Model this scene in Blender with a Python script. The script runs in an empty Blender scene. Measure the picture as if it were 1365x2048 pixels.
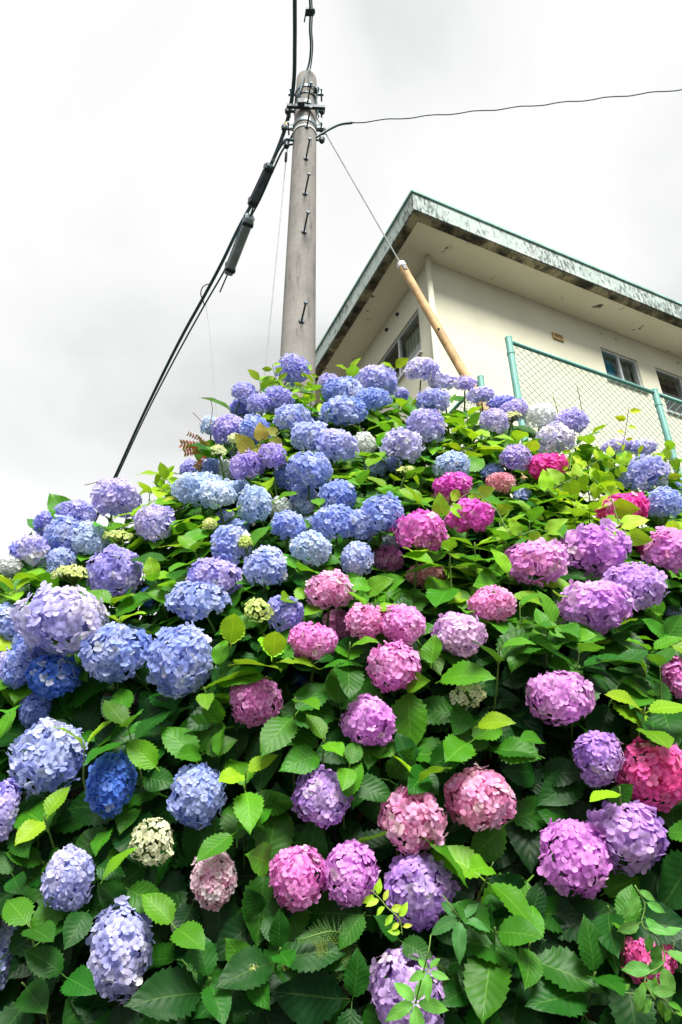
import bpy, math, random
import numpy as np
from mathutils import Vector, Matrix, Quaternion
from mathutils.bvhtree import BVHTree
random.seed(11); RNG = np.random.default_rng(11)
rad = math.radians
scene = bpy.context.scene
COL = scene.collection

# ------------------------------------------------------------------ camera
PITCH = rad(30.5); FPX = 1420.0; CAMZ = 1.5
cam_d = bpy.data.cameras.new('camera'); cam = bpy.data.objects.new('camera', cam_d)
COL.objects.link(cam); scene.camera = cam
cam.location = (0, 0, CAMZ); cam.rotation_euler = (math.pi / 2 + PITCH, 0, 0)
cam_d.sensor_fit = 'VERTICAL'; cam_d.sensor_height = 36.0; cam_d.sensor_width = 24.0
cam_d.lens = FPX / 2048 * 36.0; cam_d.clip_start = 0.05; cam_d.clip_end = 2000

# ------------------------------------------------------------------ sky, sun, exposure
world = bpy.data.worlds.new('World'); scene.world = world; world.use_nodes = True
wn = world.node_tree.nodes; wl = world.node_tree.links
for n in list(wn): wn.remove(n)
SUN_EL, SUN_AZ = rad(52), rad(170)         # azimuth clockwise from +Y: behind the photographer, a little to the right
sky = wn.new('ShaderNodeTexSky'); sky.sky_type = 'NISHITA'; sky.sun_disc = False
sky.sun_elevation = SUN_EL; sky.sun_rotation = SUN_AZ
tc = wn.new('ShaderNodeTexCoord')
mp = wn.new('ShaderNodeMapping'); mp.inputs['Location'].default_value = (2.86, 5.2, 3.1); mp.inputs['Scale'].default_value = (1, 1, 1.5)
nz = wn.new('ShaderNodeTexNoise'); nz.inputs['Scale'].default_value = 2.0; nz.inputs['Detail'].default_value = 6; nz.inputs['Roughness'].default_value = 0.48
nz.inputs['Distortion'].default_value = 0.35
rp = wn.new('ShaderNodeValToRGB'); e = rp.color_ramp.elements
e[0].position = 0.33; e[0].color = (0.70, 0.70, 0.685, 1); e[1].position = 0.55; e[1].color = (0.97, 0.965, 0.94, 1)
m1 = rp.color_ramp.elements.new(0.45); m1.color = (0.89, 0.888, 0.868, 1)
sc_ = wn.new('ShaderNodeVectorMath'); sc_.operation = 'SCALE'; sc_.inputs['Scale'].default_value = 1.66
mx = wn.new('ShaderNodeMixRGB'); mx.inputs['Fac'].default_value = 0.97
bg = wn.new('ShaderNodeBackground'); bg.inputs['Strength'].default_value = 0.1
out = wn.new('ShaderNodeOutputWorld')
wl.new(tc.outputs['Generated'], mp.inputs['Vector']); wl.new(mp.outputs[0], nz.inputs['Vector'])
wl.new(nz.outputs['Fac'], rp.inputs['Fac']); wl.new(rp.outputs['Color'], sc_.inputs[0])
wl.new(sky.outputs[0], mx.inputs['Color1']); wl.new(sc_.outputs[0], mx.inputs['Color2'])
wl.new(mx.outputs[0], bg.inputs['Color']); wl.new(bg.outputs[0], out.inputs['Surface'])
sun_d = bpy.data.lights.new('sun', 'SUN'); sun_d.energy = 1.5; sun_d.angle = rad(24); sun_d.color = (1.0, 0.965, 0.9)
sun = bpy.data.objects.new('sun', sun_d); COL.objects.link(sun)
sdir = Vector((math.sin(SUN_AZ) * math.cos(SUN_EL), math.cos(SUN_AZ) * math.cos(SUN_EL), math.sin(SUN_EL)))
sun.rotation_euler = sdir.to_track_quat('Z', 'Y').to_euler(); sun.location = (0, -4, 12)
vs = scene.view_settings
vs.view_transform = 'Standard'; vs.look = 'None'; vs.gamma = 1.0; vs.use_curve_mapping = False
vs.exposure = 2.65
scene.cycles.max_bounces = 8; scene.cycles.transmission_bounces = 6; scene.cycles.diffuse_bounces = 4

# ------------------------------------------------------------------ geometry helpers
CP, SP = math.cos(PITCH), math.sin(PITCH)
EYE = np.array([0.0, 0.0, CAMZ])
def ray(x, y):
    a = (x - 682.5) / FPX; b = (1024 - y) / FPX
    return np.array([a, CP - b * SP, SP + b * CP])
def at_D(x, y, D): return EYE + ray(x, y) * D
def at_Z(x, y, Z): d = ray(x, y); return EYE + d * ((Z - CAMZ) / d[2])
def at_Y(x, y, Y): d = ray(x, y); return EYE + d * (Y / d[1])
def proj(p):
    v = np.asarray(p, float) - EYE
    D = v[..., 1] * CP + v[..., 2] * SP; u = -v[..., 1] * SP + v[..., 2] * CP
    D = np.where(np.abs(D) < 1e-6, 1e-6, D)
    return 682.5 + FPX * v[..., 0] / D, 1024 - FPX * u / D, D
def unit(v):
    v = np.asarray(v, float); return v / (np.linalg.norm(v) + 1e-12)

class MB:
    """collects shapes into one mesh"""
    def __init__(s): s.v = []; s.f = []
    def add(s, vs_, fs):
        o = len(s.v); s.v += [tuple(map(float, q)) for q in vs_]; s.f += [tuple(i + o for i in q) for q in fs]
    def box(s, c, ax, ay, az):
        c, ax, ay, az = map(lambda q: np.asarray(q, float), (c, ax, ay, az))
        vv = [c + sx * ax + sy * ay + sz * az for sz in (-1, 1) for sy in (-1, 1) for sx in (-1, 1)]
        s.add(vv, [(0, 2, 3, 1), (4, 5, 7, 6), (0, 1, 5, 4), (2, 6, 7, 3), (0, 4, 6, 2), (1, 3, 7, 5)])
    def tube(s, pts, r, n=8, cap=True):
        pts = [np.asarray(p, float) for p in pts]
        rs = r if hasattr(r, '__len__') else [r] * len(pts)
        vv, ff = [], []; up = None
        for i, p in enumerate(pts):
            t = unit(pts[min(i + 1, len(pts) - 1)] - pts[max(i - 1, 0)])
            if up is None: up = np.array([0, 0, 1.0]) if abs(t[2]) < 0.9 else np.array([1.0, 0, 0])
            x = unit(np.cross(t, up)); y = np.cross(x, t); up = y
            for k in range(n):
                a = 2 * math.pi * k / n; vv.append(p + rs[i] * (math.cos(a) * x + math.sin(a) * y))
        for i in range(len(pts) - 1):
            for k in range(n):
                k2 = (k + 1) % n; ff.append((i * n + k, i * n + k2, (i + 1) * n + k2, (i + 1) * n + k))
        if cap:
            ff.append(tuple(range(n - 1, -1, -1))); ff.append(tuple((len(pts) - 1) * n + k for k in range(n)))
        s.add(vv, ff)
    def ellipsoid(s, c, ax, ay, az, nu=10, nv=7):
        vv, ff = [], []
        for j in range(nv + 1):
            th = math.pi * j / nv
            for i in range(nu):
                ph = 2 * math.pi * i / nu
                vv.append(np.asarray(c) + math.sin(th) * (math.cos(ph) * np.asarray(ax) + math.sin(ph) * np.asarray(ay)) + math.cos(th) * np.asarray(az))
        for j in range(nv):
            for i in range(nu):
                i2 = (i + 1) % nu
                ff.append((j * nu + i, (j + 1) * nu + i, (j + 1) * nu + i2, j * nu + i2))
        s.add(vv, ff)
    def build(s, name, mat, parent=None, smooth=False, origin=None):
        me = bpy.data.meshes.new(name)
        o_ = np.array(origin if origin is not None else (0, 0, 0), float)
        me.from_pydata([tuple(np.array(q) - o_) for q in s.v], [], s.f); me.update()
        if smooth: me.polygons.foreach_set('use_smooth', [True] * len(me.polygons))
        if mat: me.materials.append(mat)
        o = bpy.data.objects.new(name, me); COL.objects.link(o)
        loc = Vector(o_)
        if parent: o.parent = parent; loc = loc - wpos(parent)
        o.location = loc
        return o
WPOS = {}
def wpos(o):
    p = Vector((0, 0, 0))
    while o is not None: p += o.location; o = o.parent
    return p
def tag(o, label=None, cat=None, group=None, kind=None):
    if label: o['label'] = label
    if cat: o['category'] = cat
    if group: o['group'] = group
    if kind: o['kind'] = kind
    return o
def thing(name, label, cat, loc, group=None):
    o = bpy.data.objects.new(name, None); COL.objects.link(o); o.location = Vector(loc); o.empty_display_size = 0.1
    return tag(o, label, cat, group)
def catmull(pts, n=6):
    """smooth curve through the points, tangents from chord length so that uneven spacing never overshoots"""
    P = [np.asarray(p, float) for p in pts]; t = [0.0]
    for i in range(1, len(P)): t.append(t[-1] + max(1e-6, np.linalg.norm(P[i] - P[i - 1])))
    d = [(P[i + 1] - P[i]) / (t[i + 1] - t[i]) for i in range(len(P) - 1)]; m = [d[0]]
    for i in range(1, len(P) - 1):
        h0, h1 = t[i] - t[i - 1], t[i + 1] - t[i]; m.append((d[i - 1] * h1 + d[i] * h0) / (h0 + h1))
    m.append(d[-1]); r = []
    for i in range(len(P) - 1):
        h = t[i + 1] - t[i]
        for k in range(n):
            u = k / n
            r.append((2 * u ** 3 - 3 * u * u + 1) * P[i] + (u ** 3 - 2 * u * u + u) * h * m[i] + (-2 * u ** 3 + 3 * u * u) * P[i + 1] + (u ** 3 - u * u) * h * m[i + 1])
    r.append(P[-1]); return r

# ------------------------------------------------------------------ materials
class NT:
    def __init__(s, name):
        s.m = bpy.data.materials.new(name); s.m.use_nodes = True; s.t = s.m.node_tree
        for n in list(s.t.nodes): s.t.nodes.remove(n)
        s.out = s.n('ShaderNodeOutputMaterial')
    def n(s, typ, **kw):
        o = s.t.nodes.new(typ)
        for k, v in kw.items():
            if k.startswith('i_'):
                o.inputs[k[2:].replace('_', ' ')].default_value = v
            else: setattr(o, k, v)
        return o
    def l(s, a, b): s.t.links.new(a, b)
    def math(s, op, a, b=None, clamp=False):
        o = s.n('ShaderNodeMath', operation=op, use_clamp=clamp)
        for i, q in enumerate((a, b)):
            if q is None: continue
            if isinstance(q, (int, float)): o.inputs[i].default_value = q
            else: s.l(q, o.inputs[i])
        return o.outputs[0]
    def ramp(s, fac, stops):
        o = s.n('ShaderNodeValToRGB'); el = o.color_ramp.elements
        while len(el) < len(stops): el.new(0.5)
        for q, (p, c) in zip(el, stops): q.position = p; q.color = (*c, 1) if len(c) == 3 else c
        s.l(fac, o.inputs[0]); return o.outputs[0]
    def mix(s, fac, a, b, mode='MIX'):
        o = s.n('ShaderNodeMixRGB', blend_type=mode)
        for k, q in (('Fac', fac), ('Color1', a), ('Color2', b)):
            if isinstance(q, (int, float)): o.inputs[k].default_value = q
            elif isinstance(q, tuple): o.inputs[k].default_value = (*q, 1)
            else: s.l(q, o.inputs[k])
        return o.outputs[0]
    def noise(s, scale, detail=4, rough=0.5, vec=None, stretch=None):
        if vec is None: vec = s.n('ShaderNodeTexCoord').outputs['Object']
        if stretch:
            mp = s.n('ShaderNodeMapping'); mp.inputs['Scale'].default_value = stretch; s.l(vec, mp.inputs[0]); vec = mp.outputs[0]
        o = s.n('ShaderNodeTexNoise', i_Scale=scale, i_Detail=detail, i_Roughness=rough); s.l(vec, o.inputs['Vector'])
        return o.outputs['Fac']
    def bump(s, h, strength=0.3, dist=0.01):
        o = s.n('ShaderNodeBump', i_Strength=strength, i_Distance=dist); s.l(h, o.inputs['Height']); return o.outputs[0]
    def principled(s, col, rough=0.6, spec=0.5, metal=0.0, normal=None):
        o = s.n('ShaderNodeBsdfPrincipled', i_Metallic=metal)
        o.inputs['Specular IOR Level'].default_value = spec
        for k, q in (('Base Color', col), ('Roughness', rough)):
            if isinstance(q, tuple): o.inputs[k].default_value = (*q, 1)
            elif isinstance(q, (int, float)): o.inputs[k].default_value = q
            else: s.l(q, o.inputs[k])
        if normal is not None: s.l(normal, o.inputs['Normal'])
        return o
    def done(s, sh): s.l(sh.outputs[0] if hasattr(sh, 'outputs') else sh, s.out.inputs[0]); return s.m

def mat_plain(name, col, rough=0.6, spec=0.4, metal=0.0, var=0.25, scale=12, bump=0.15, stretch=None):
    t = NT(name); f = t.noise(scale, 5, 0.6, stretch=stretch)
    dark = tuple(c * (1 - var) for c in col); lite = tuple(min(1, c * (1 + var)) for c in col)
    c = t.ramp(f, [(0.3, dark), (0.7, lite)])
    return t.done(t.principled(c, rough, spec, metal, t.bump(f, bump, 0.004)))

def mat_leaf(name, quilt=1.0, rough=0.42, nv=8.0, slope=2.0):
    t = NT(name)
    uv = t.n('ShaderNodeUVMap', uv_map='UVMap'); sep = t.n('ShaderNodeSeparateXYZ'); t.l(uv.outputs[0], sep.inputs[0])
    u = t.math('ABSOLUTE', t.math('SUBTRACT', t.math('MULTIPLY', sep.outputs[0], 2.0), 1.0))
    v = sep.outputs[1]
    ph = t.math('SUBTRACT', t.math('MULTIPLY', v, nv), t.math('MULTIPLY', t.math('POWER', u, 0.85), slope))
    fr = t.math('FRACT', t.math('ADD', ph, 10.0))
    d = t.math('ABSOLUTE', t.math('SUBTRACT', fr, 0.5))           # 0.5 on the vein, 0 between
    side = t.math('MULTIPLY', t.math('SUBTRACT', d, 0.44, ), 16.0, clamp=True)
    side = t.math('MULTIPLY', side, t.math('SUBTRACT', 1.0, t.math('MULTIPLY', u, 0.75)))
    mid = t.math('SUBTRACT', 1.0, t.math('MULTIPLY', u, 17.0), clamp=True)
    vein = t.math('MAXIMUM', t.math('MULTIPLY', side, 0.42), mid, clamp=True)
    at = t.n('ShaderNodeAttribute', attribute_name='tint'); oi = t.n('ShaderNodeObjectInfo')
    base = t.mix(1.0, at.outputs['Color'], oi.outputs['Color'], 'MULTIPLY')
    n1 = t.noise(22, 4, 0.6)
    base = t.mix(t.math('MULTIPLY', t.math('SUBTRACT', n1, 0.42), 1.1, clamp=True), base, t.mix(1.0, base, (1.5, 1.22, 0.9), 'MULTIPLY'))
    lite = t.mix(1.0, base, (2.3, 1.75, 1.6), 'MULTIPLY')
    lite = t.mix(0.18, lite, (0.30, 0.42, 0.10))
    col = t.mix(t.math('MULTIPLY', vein, 0.62), base, lite)
    # brown specks and nibbled marks
    sp = t.math('MULTIPLY', t.math('SUBTRACT', t.noise(55, 2, 0.5), 0.73), 14.0, clamp=True)
    col = t.mix(t.math('MULTIPLY', sp, 0.6), col, (0.10, 0.07, 0.025))
    back = t.mix(0.22, col, (0.14, 0.27, 0.07))
    geo = t.n('ShaderNodeNewGeometry')
    col = t.mix(geo.outputs['Backfacing'], col, back)
    h = t.math('SUBTRACT', t.math('MULTIPLY', t.math('COSINE', t.math('MULTIPLY', t.math('SUBTRACT', fr, 0.5), 6.283)), 0.5), t.math('MULTIPLY', mid, 0.6))
    h = t.math('ADD', h, t.math('MULTIPLY', t.noise(110, 3, 0.6), 0.55))
    nb = t.bump(h, 0.19 * quilt, 0.004)
    p = t.principled(col, rough, 0.2, 0, nb)
    tr = t.n('ShaderNodeBsdfTranslucent'); t.l(t.mix(1.0, col, (1.9, 1.7, 0.55), 'MULTIPLY'), tr.inputs['Color']); t.l(nb, tr.inputs['Normal'])
    ms = t.n('ShaderNodeMixShader', i_Fac=0.27); t.l(p.outputs[0], ms.inputs[1]); t.l(tr.outputs[0], ms.inputs[2])
    return t.done(ms)

def mat_petal():
    t = NT('hydrangea_petal'); ao = None
    at = t.n('ShaderNodeAttribute', attribute_name='tint'); oi = t.n('ShaderNodeObjectInfo')
    col = t.mix(1.0, at.outputs['Color'], oi.outputs['Color'], 'MULTIPLY')
    n1 = t.noise(70, 3, 0.6)
    col = t.mix(t.math('MULTIPLY', n1, 0.3), col, t.mix(1.0, col, (0.85, 0.8, 0.95), 'MULTIPLY'))
    nb = t.bump(t.noise(160, 3, 0.6), 0.25, 0.002)
    p = t.principled(col, 0.62, 0.22, 0, nb)
    tr = t.n('ShaderNodeBsdfTranslucent'); t.l(col, tr.inputs['Color'])
    ms = t.n('ShaderNodeMixShader', i_Fac=0.48); t.l(p.outputs[0], ms.inputs[1]); t.l(tr.outputs[0], ms.inputs[2])
    return t.done(ms)

def mat_wall():
    t = NT('cream_stucco'); a = t.noise(1.3, 6, 0.6); b = t.noise(0.9, 5, 0.65, stretch=(3, 3, 0.35)); g = t.noise(140, 3, 0.7)
    c = t.ramp(a, [(0.3, (0.50, 0.50, 0.385)), (0.7, (0.58, 0.575, 0.455))])
    c = t.mix(t.math('MULTIPLY', t.math('SUBTRACT', b, 0.5), 1.3, clamp=True), c, (0.46, 0.45, 0.34))
    return t.done(t.principled(c, 0.85, 0.2, 0, t.bump(g, 0.35, 0.003)))
def mat_soffit():
    t = NT('cream_soffit_paint'); a = t.noise(1.1, 5, 0.6); pe = t.noise(2.6, 6, 0.62, stretch=(1.0, 1.7, 1.0))
    c = t.ramp(a, [(0.3, (0.80, 0.77, 0.60)), (0.7, (0.86, 0.84, 0.69))])
    c = t.mix(t.math('MULTIPLY', t.math('SUBTRACT', pe, 0.635), 30, clamp=True), c, (0.13, 0.12, 0.10))
    st = t.noise(0.5, 5, 0.6)
    c = t.mix(t.math('MULTIPLY', t.math('SUBTRACT', st, 0.55), 2.0, clamp=True), c, (0.52, 0.45, 0.32))
    return t.done(t.principled(c, 0.85, 0.2, 0, t.bump(pe, 0.3, 0.01)))
def mat_mould():
    t = NT('mouldy_concrete_edge'); a = t.noise(3.2, 6, 0.65); b = t.noise(13, 5, 0.7)
    c = t.ramp(a, [(0.40, (0.035, 0.04, 0.032)), (0.5, (0.13, 0.13, 0.09)), (0.62, (0.40, 0.37, 0.25))])
    c = t.mix(t.math('MULTIPLY', t.math('SUBTRACT', b, 0.52), 5, clamp=True), c, (0.16, 0.075, 0.045))
    return t.done(t.principled(c, 0.9, 0.2, 0, t.bump(b, 0.6, 0.02)))
def mat_fascia():
    t = NT('weathered_mint_fascia')
    a = t.noise(2.2, 6, 0.65, stretch=(1, 1, 0.6)); s = t.noise(7, 6, 0.7, stretch=(3.2, 3.2, 1.1)); l = t.noise(0.55, 3, 0.5)
    c = t.ramp(a, [(0.3, (0.28, 0.36, 0.33)), (0.55, (0.38, 0.45, 0.42)), (0.75, (0.50, 0.54, 0.51))])
    k = t.math('MULTIPLY', t.math('SUBTRACT', t.math('ADD', t.math('MULTIPLY', s, 0.8), t.math('MULTIPLY', l, 0.45)), 0.59), 8.5, clamp=True)
    c = t.mix(t.math('MULTIPLY', k, 0.9), c, (0.045, 0.055, 0.055))
    return t.done(t.principled(c, 0.8, 0.25, 0, t.bump(s, 0.3, 0.01)))
def mat_concrete():
    t = NT('pole_concrete'); a = t.noise(3, 6, 0.65); r = t.noise(26, 5, 0.7, stretch=(0.35, 0.35, 1.6)); d = t.noise(7, 6, 0.7, stretch=(2.5, 2.5, 0.35))
    c = t.ramp(a, [(0.3, (0.165, 0.16, 0.145)), (0.7, (0.26, 0.25, 0.228))])
    c = t.mix(t.math('MULTIPLY', t.math('SUBTRACT', r, 0.46), 2.6, clamp=True), c, (0.165, 0.165, 0.16))
    c = t.mix(t.math('MULTIPLY', t.math('SUBTRACT', d, 0.52), 5, clamp=True), c, (0.075, 0.075, 0.075))
    return t.done(t.principled(c, 0.85, 0.25, 0, t.bump(r, 0.35, 0.006)))
def mat_bank():
    t = NT('dark_bank_soil'); a = t.noise(3.5, 6, 0.65); b = t.noise(30, 5, 0.7)
    c = t.ramp(a, [(0.3, (0.022, 0.018, 0.012)), (0.55, (0.05, 0.04, 0.025)), (0.75, (0.035, 0.06, 0.018))])
    return t.done(t.principled(c, 0.95, 0.1, 0, t.bump(b, 0.8, 0.03)))
def mat_ground():
    t = NT('asphalt_lane'); a = t.noise(1.2, 6, 0.6); b = t.noise(160, 3, 0.7)
    c = t.ramp(a, [(0.3, (0.04, 0.04, 0.04)), (0.7, (0.065, 0.063, 0.06))])
    return t.done(t.principled(c, 0.9, 0.3, 0, t.bump(b, 0.5, 0.004)))
def mat_glass():
    t = NT('window_glass'); p = t.principled((0.9, 0.95, 0.95), 0.03, 0.5)
    p.inputs['Transmission Weight'].default_value = 0.0
    gl = t.n('ShaderNodeBsdfGlossy', i_Roughness=0.04); tr = t.n('ShaderNodeBsdfTransparent')
    tr.inputs['Color'].default_value = (0.82, 0.88, 0.88, 1)
    fz = t.n('ShaderNodeLayerWeight', i_Blend=0.5); ms = t.n('ShaderNodeMixShader')
    t.l(t.math('ADD', t.math('MULTIPLY', t.math('POWER', fz.outputs['Facing'], 4.0), 0.45), 0.03), ms.inputs[0]); t.l(tr.outputs[0], ms.inputs[1]); t.l(gl.outputs[0], ms.inputs[2])
    return t.done(ms)
def mat_curtain(name, col):
    t = NT(name); w = t.n('ShaderNodeTexWave', wave_type='BANDS', i_Scale=9.0, i_Distortion=1.5)
    t.l(t.n('ShaderNodeTexCoord').outputs['Object'], w.inputs[0])
    c = t.mix(w.outputs['Fac'], tuple(k * 0.7 for k in col), col)
    return t.done(t.principled(c, 0.9, 0.1, 0, t.bump(w.outputs['Fac'], 0.6, 0.02)))

M = dict(
    leaf=mat_leaf('hydrangea_leaf'), vine=mat_leaf('vine_leaf', 0.5, 0.5, 5.0, 2.2), fern=mat_leaf('fern_frond', 0.3, 0.6, 3, 1),
    petal=mat_petal(), stem=mat_plain('green_stem', (0.10, 0.18, 0.035), 0.55, 0.35, var=0.35, scale=25),
    twig=mat_plain('brown_branch', (0.075, 0.052, 0.032), 0.9, 0.2, var=0.4, scale=40, bump=0.5),
    redtwig=mat_plain('reddish_vine_stem', (0.16, 0.07, 0.045), 0.7, 0.3, var=0.3, scale=40),
    wall=mat_wall(), soffit=mat_soffit(), mould=mat_mould(), fascia=mat_fascia(), concrete=mat_concrete(),
    bank=mat_bank(), ground=mat_ground(), glass=mat_glass(),
    trim=mat_plain('mint_roof_flashing', (0.20, 0.38, 0.33), 0.5, 0.5, var=0.3, scale=4),
    roof=mat_plain('roof_membrane', (0.16, 0.19, 0.18), 0.8, 0.2),
    alu=mat_plain('dull_aluminium', (0.55, 0.58, 0.58), 0.4, 0.5, 0.6, var=0.1),
    bluecur=mat_curtain('blue_curtain', (0.05, 0.34, 0.50)), greycur=mat_curtain('grey_curtain', (0.35, 0.34, 0.29)),
    browncur=mat_curtain('brown_blind', (0.10, 0.065, 0.05)), creamcur=mat_curtain('cream_curtain', (0.55, 0.50, 0.37)),
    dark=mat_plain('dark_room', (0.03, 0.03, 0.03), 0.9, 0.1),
    vent=mat_plain('rusty_vent_metal', (0.36, 0.26, 0.12), 0.7, 0.3, var=0.3, scale=30),
    fence=mat_plain('green_coated_steel', (0.13, 0.33, 0.29), 0.5, 0.4, var=0.18, scale=6),
    mesh=mat_plain('green_coated_wire', (0.11, 0.23, 0.20), 0.5, 0.4, var=0.15),
    cable=mat_plain('black_cable_sheath', (0.026, 0.075, 0.085), 0.5, 0.4, var=0.25, scale=5),
    steel=mat_plain('galvanised_steel', (0.16, 0.20, 0.22), 0.5, 0.5, 0.5, var=0.3, scale=30),
    darksteel=mat_plain('blackened_bolt_steel', (0.035, 0.05, 0.06), 0.55, 0.4, 0.3, var=0.3, scale=30),
    greybox=mat_plain('grey_closure_plastic', (0.26, 0.33, 0.36), 0.5, 0.4, var=0.3, scale=9, stretch=(1, 1, 1)),
    sleeve=mat_plain('slate_sleeve_rubber', (0.085, 0.12, 0.15), 0.6, 0.4, var=0.4, scale=22, bump=0.6),
    guard=mat_plain('faded_orange_guard', (0.42, 0.28, 0.13), 0.65, 0.3, var=0.35, scale=9),
    wire=mat_plain('grey_wire', (0.22, 0.25, 0.24), 0.5, 0.4, 0.3),
    brass=mat_plain('yellow_insulator', (0.35, 0.25, 0.05), 0.5, 0.5),
    white=mat_plain('white_clip', (0.65, 0.66, 0.64), 0.5, 0.4, var=0.1),
)

# ------------------------------------------------------------------ ground and bank
def grid_obj(name, xs, ys, hf, mat):
    xs = np.asarray(xs); ys = np.asarray(ys); nx, ny = len(xs), len(ys)
    X, Y = np.meshgrid(xs, ys); Z = hf(X, Y)
    v = np.stack([X.ravel(), Y.ravel(), Z.ravel()], 1)
    f = [(j * nx + i, j * nx + i + 1, (j + 1) * nx + i + 1, (j + 1) * nx + i) for j in range(ny - 1) for i in range(nx - 1)]
    me = bpy.data.meshes.new(name); me.from_pydata(v.tolist(), [], f); me.polygons.foreach_set('use_smooth', [True] * len(f)); me.materials.append(mat)
    o = bpy.data.objects.new(name, me); COL.objects.link(o); return tag(o, kind='structure')
grid_obj('ground', [-900, 900], [-900, 900], lambda X, Y: 0 * X, M['ground'])
def crest_h(X):
    return np.interp(X, [-6, -3, -2, -1.35, -0.95, -0.55, -0.2, 0.5, 1.1, 1.7, 3, 40], [1.4, 1.75, 2.0, 2.3, 2.68, 3.15, 3.45, 3.45, 3.25, 3.15, 3.1, 3.1])
def bank_h(X, Y):
    t = np.clip((Y - 2.45) / 0.75, 0, 1); n = 0.06 * np.sin(X * 7.1 + Y * 3) * np.sin(Y * 9 + X * 2.3)
    return crest_h(X) * t ** 0.75 + n * (t > 0) * np.clip(6 - Y, 0, 1) - 0.05 * (t <= 0)
grid_obj('bank', np.concatenate([[-60, -30, -12], np.arange(-6, 6.01, 0.12), [9, 15, 30, 60]]),
         np.concatenate([np.arange(2.4, 3.5, 0.06), [3.8, 4.5, 6, 9, 14, 25, 60]]), bank_h, M['bank'])

# ------------------------------------------------------------------ house
HA = rad(24.3); d1 = np.array([math.cos(HA), math.sin(HA), 0]); d2 = np.array([-d1[1], d1[0], 0]); UZ = np.array([0, 0, 1.0])
RC = np.array([0.953, 6.006, 10.022])            # roof corner (top of fascia)
OH1, OH2 = 0.592, 0.647; LEN1, LEN2 = 11.0, 8.0  # overhangs and wall lengths
FZ = 0.36; SZ = RC[2] - FZ
W0 = RC + d1 * OH1 + d2 * OH2; W0[2] = 3.0
house = thing('house', 'two-storey cream stucco house with wide mouldy eaves behind the green mesh fence', 'house', W0)
def slab(mb, o, a0, a1, b0, b1, z0, z1):        # box in house axes measured from corner o
    c = o + d1 * (a0 + a1) / 2 + d2 * (b0 + b1) / 2; c = np.array([c[0], c[1], (z0 + z1) / 2])
    mb.box(c, d1 * (a1 - a0) / 2, d2 * (b1 - b0) / 2, UZ * (z1 - z0) / 2)
WT = 0.14
def wall_with_holes(name, o, d, nin, L, z0, z1, holes):
    """wall along d from o, thickness inwards nin, rectangular openings (a0,a1,za,zb)"""
    mb = MB(); cuts = sorted(set([0, L] + [h[0] for h in holes] + [h[1] for h in holes]))
    for a0, a1 in zip(cuts[:-1], cuts[1:]):
        hs = [h for h in holes if h[0] <= a0 + 1e-6 and h[1] >= a1 - 1e-6]
        zz = [z0] + sum([[h[2], h[3]] for h in sorted(hs, key=lambda q: q[2])], []) + [z1]
        for k in range(0, len(zz), 2):
            c = o + d * (a0 + a1) / 2 + nin * WT / 2; c = np.array([c[0], c[1], (zz[k] + zz[k + 1]) / 2])
            mb.box(c, d * (a1 - a0) / 2, nin * WT / 2, UZ * (zz[k + 1] - zz[k]) / 2)
    return mb.build(name, M['wall'], house, origin=o)
front_win = [(3.0, 3.735, 8.55, 9.19), (4.11, 5.25, 8.30, 9.20), (6.6, 8.2, 8.0, 9.2), (1.2, 2.9, 4.2, 5.9), (5.2, 7.4, 3.4, 5.4)]
side_win = [(0.345, 1.62, 8.22, 9.05), (3.2, 4.8, 8.1, 9.05), (1.0, 2.6, 4.2, 5.9)]
wall_with_holes('wall', W0, d1, d2, LEN1, 3.0, SZ, front_win)
wall_with_holes('wall', W0 + d2 * WT, d2, d1, LEN2 - WT, 3.0, SZ, [(a - WT, b - WT, c, d) for a, b, c, d in side_win])
mb = MB(); slab(mb, W0, WT, LEN1, LEN2 - WT, LEN2, 3.0, SZ); mb.build('wall', M['wall'], house, origin=W0)
mb = MB(); slab(mb, W0, LEN1 - WT, LEN1, WT, LEN2 - WT, 3.0, SZ); mb.build('wall', M['wall'], house, origin=W0)
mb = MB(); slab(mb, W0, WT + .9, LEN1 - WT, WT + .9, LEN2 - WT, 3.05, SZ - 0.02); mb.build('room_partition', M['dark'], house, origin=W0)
# roof: soffit slab, mould-stained lip, fascia boards, flashing on top
mb = MB(); slab(mb, RC, 0.14, LEN1 + 2 * OH1 - .14, 0.14, LEN2 + 2 * OH2 - .14, SZ, SZ + 0.2)
roof = mb.build('roof', M['soffit'], house, origin=RC)
T1, T2 = LEN1 + 2 * OH1, LEN2 + 2 * OH2
mb = MB()
slab(mb, RC, 0.02, T1 - .02, 0.02, 0.14, SZ - 0.022, SZ + 0.2); slab(mb, RC, 0.02, T1 - .02, T2 - .14, T2 - .02, SZ - 0.022, SZ + 0.2)
slab(mb, RC, 0.02, 0.14, 0.14, T2 - .14, SZ - 0.022, SZ + 0.2); slab(mb, RC, T1 - .14, T1 - .02, 0.14, T2 - .14, SZ - 0.022, SZ + 0.2)
mb.build('drip_edge', M['mould'], roof, origin=RC)
for (a0, a1, b0, b1) in ((0, T1, 0, 0.02), (0, 0.02, 0.02, T2), (0.02, T1, T2 - .02, T2), (T1 - .02, T1, 0.02, T2 - .02)):
    mb = MB(); slab(mb, RC, a0, a1, b0, b1, SZ - 0.004, SZ + FZ - 0.035); mb.build('fascia_board', M['fascia'], roof, origin=RC)
mb = MB(); slab(mb, RC, 0.02, T1 - .02, 0.02, T2 - .02, SZ + 0.2, SZ + FZ - .05); mb.build('roof_deck', M['roof'], roof, origin=RC)
mb = MB()
slab(mb, RC, -0.025, T1 + .025, -0.025, 0.10, SZ + FZ - .033, SZ + FZ); slab(mb, RC, -0.025, 0.10, 0.10, T2 + .025, SZ + FZ - .033, SZ + FZ)
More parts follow.
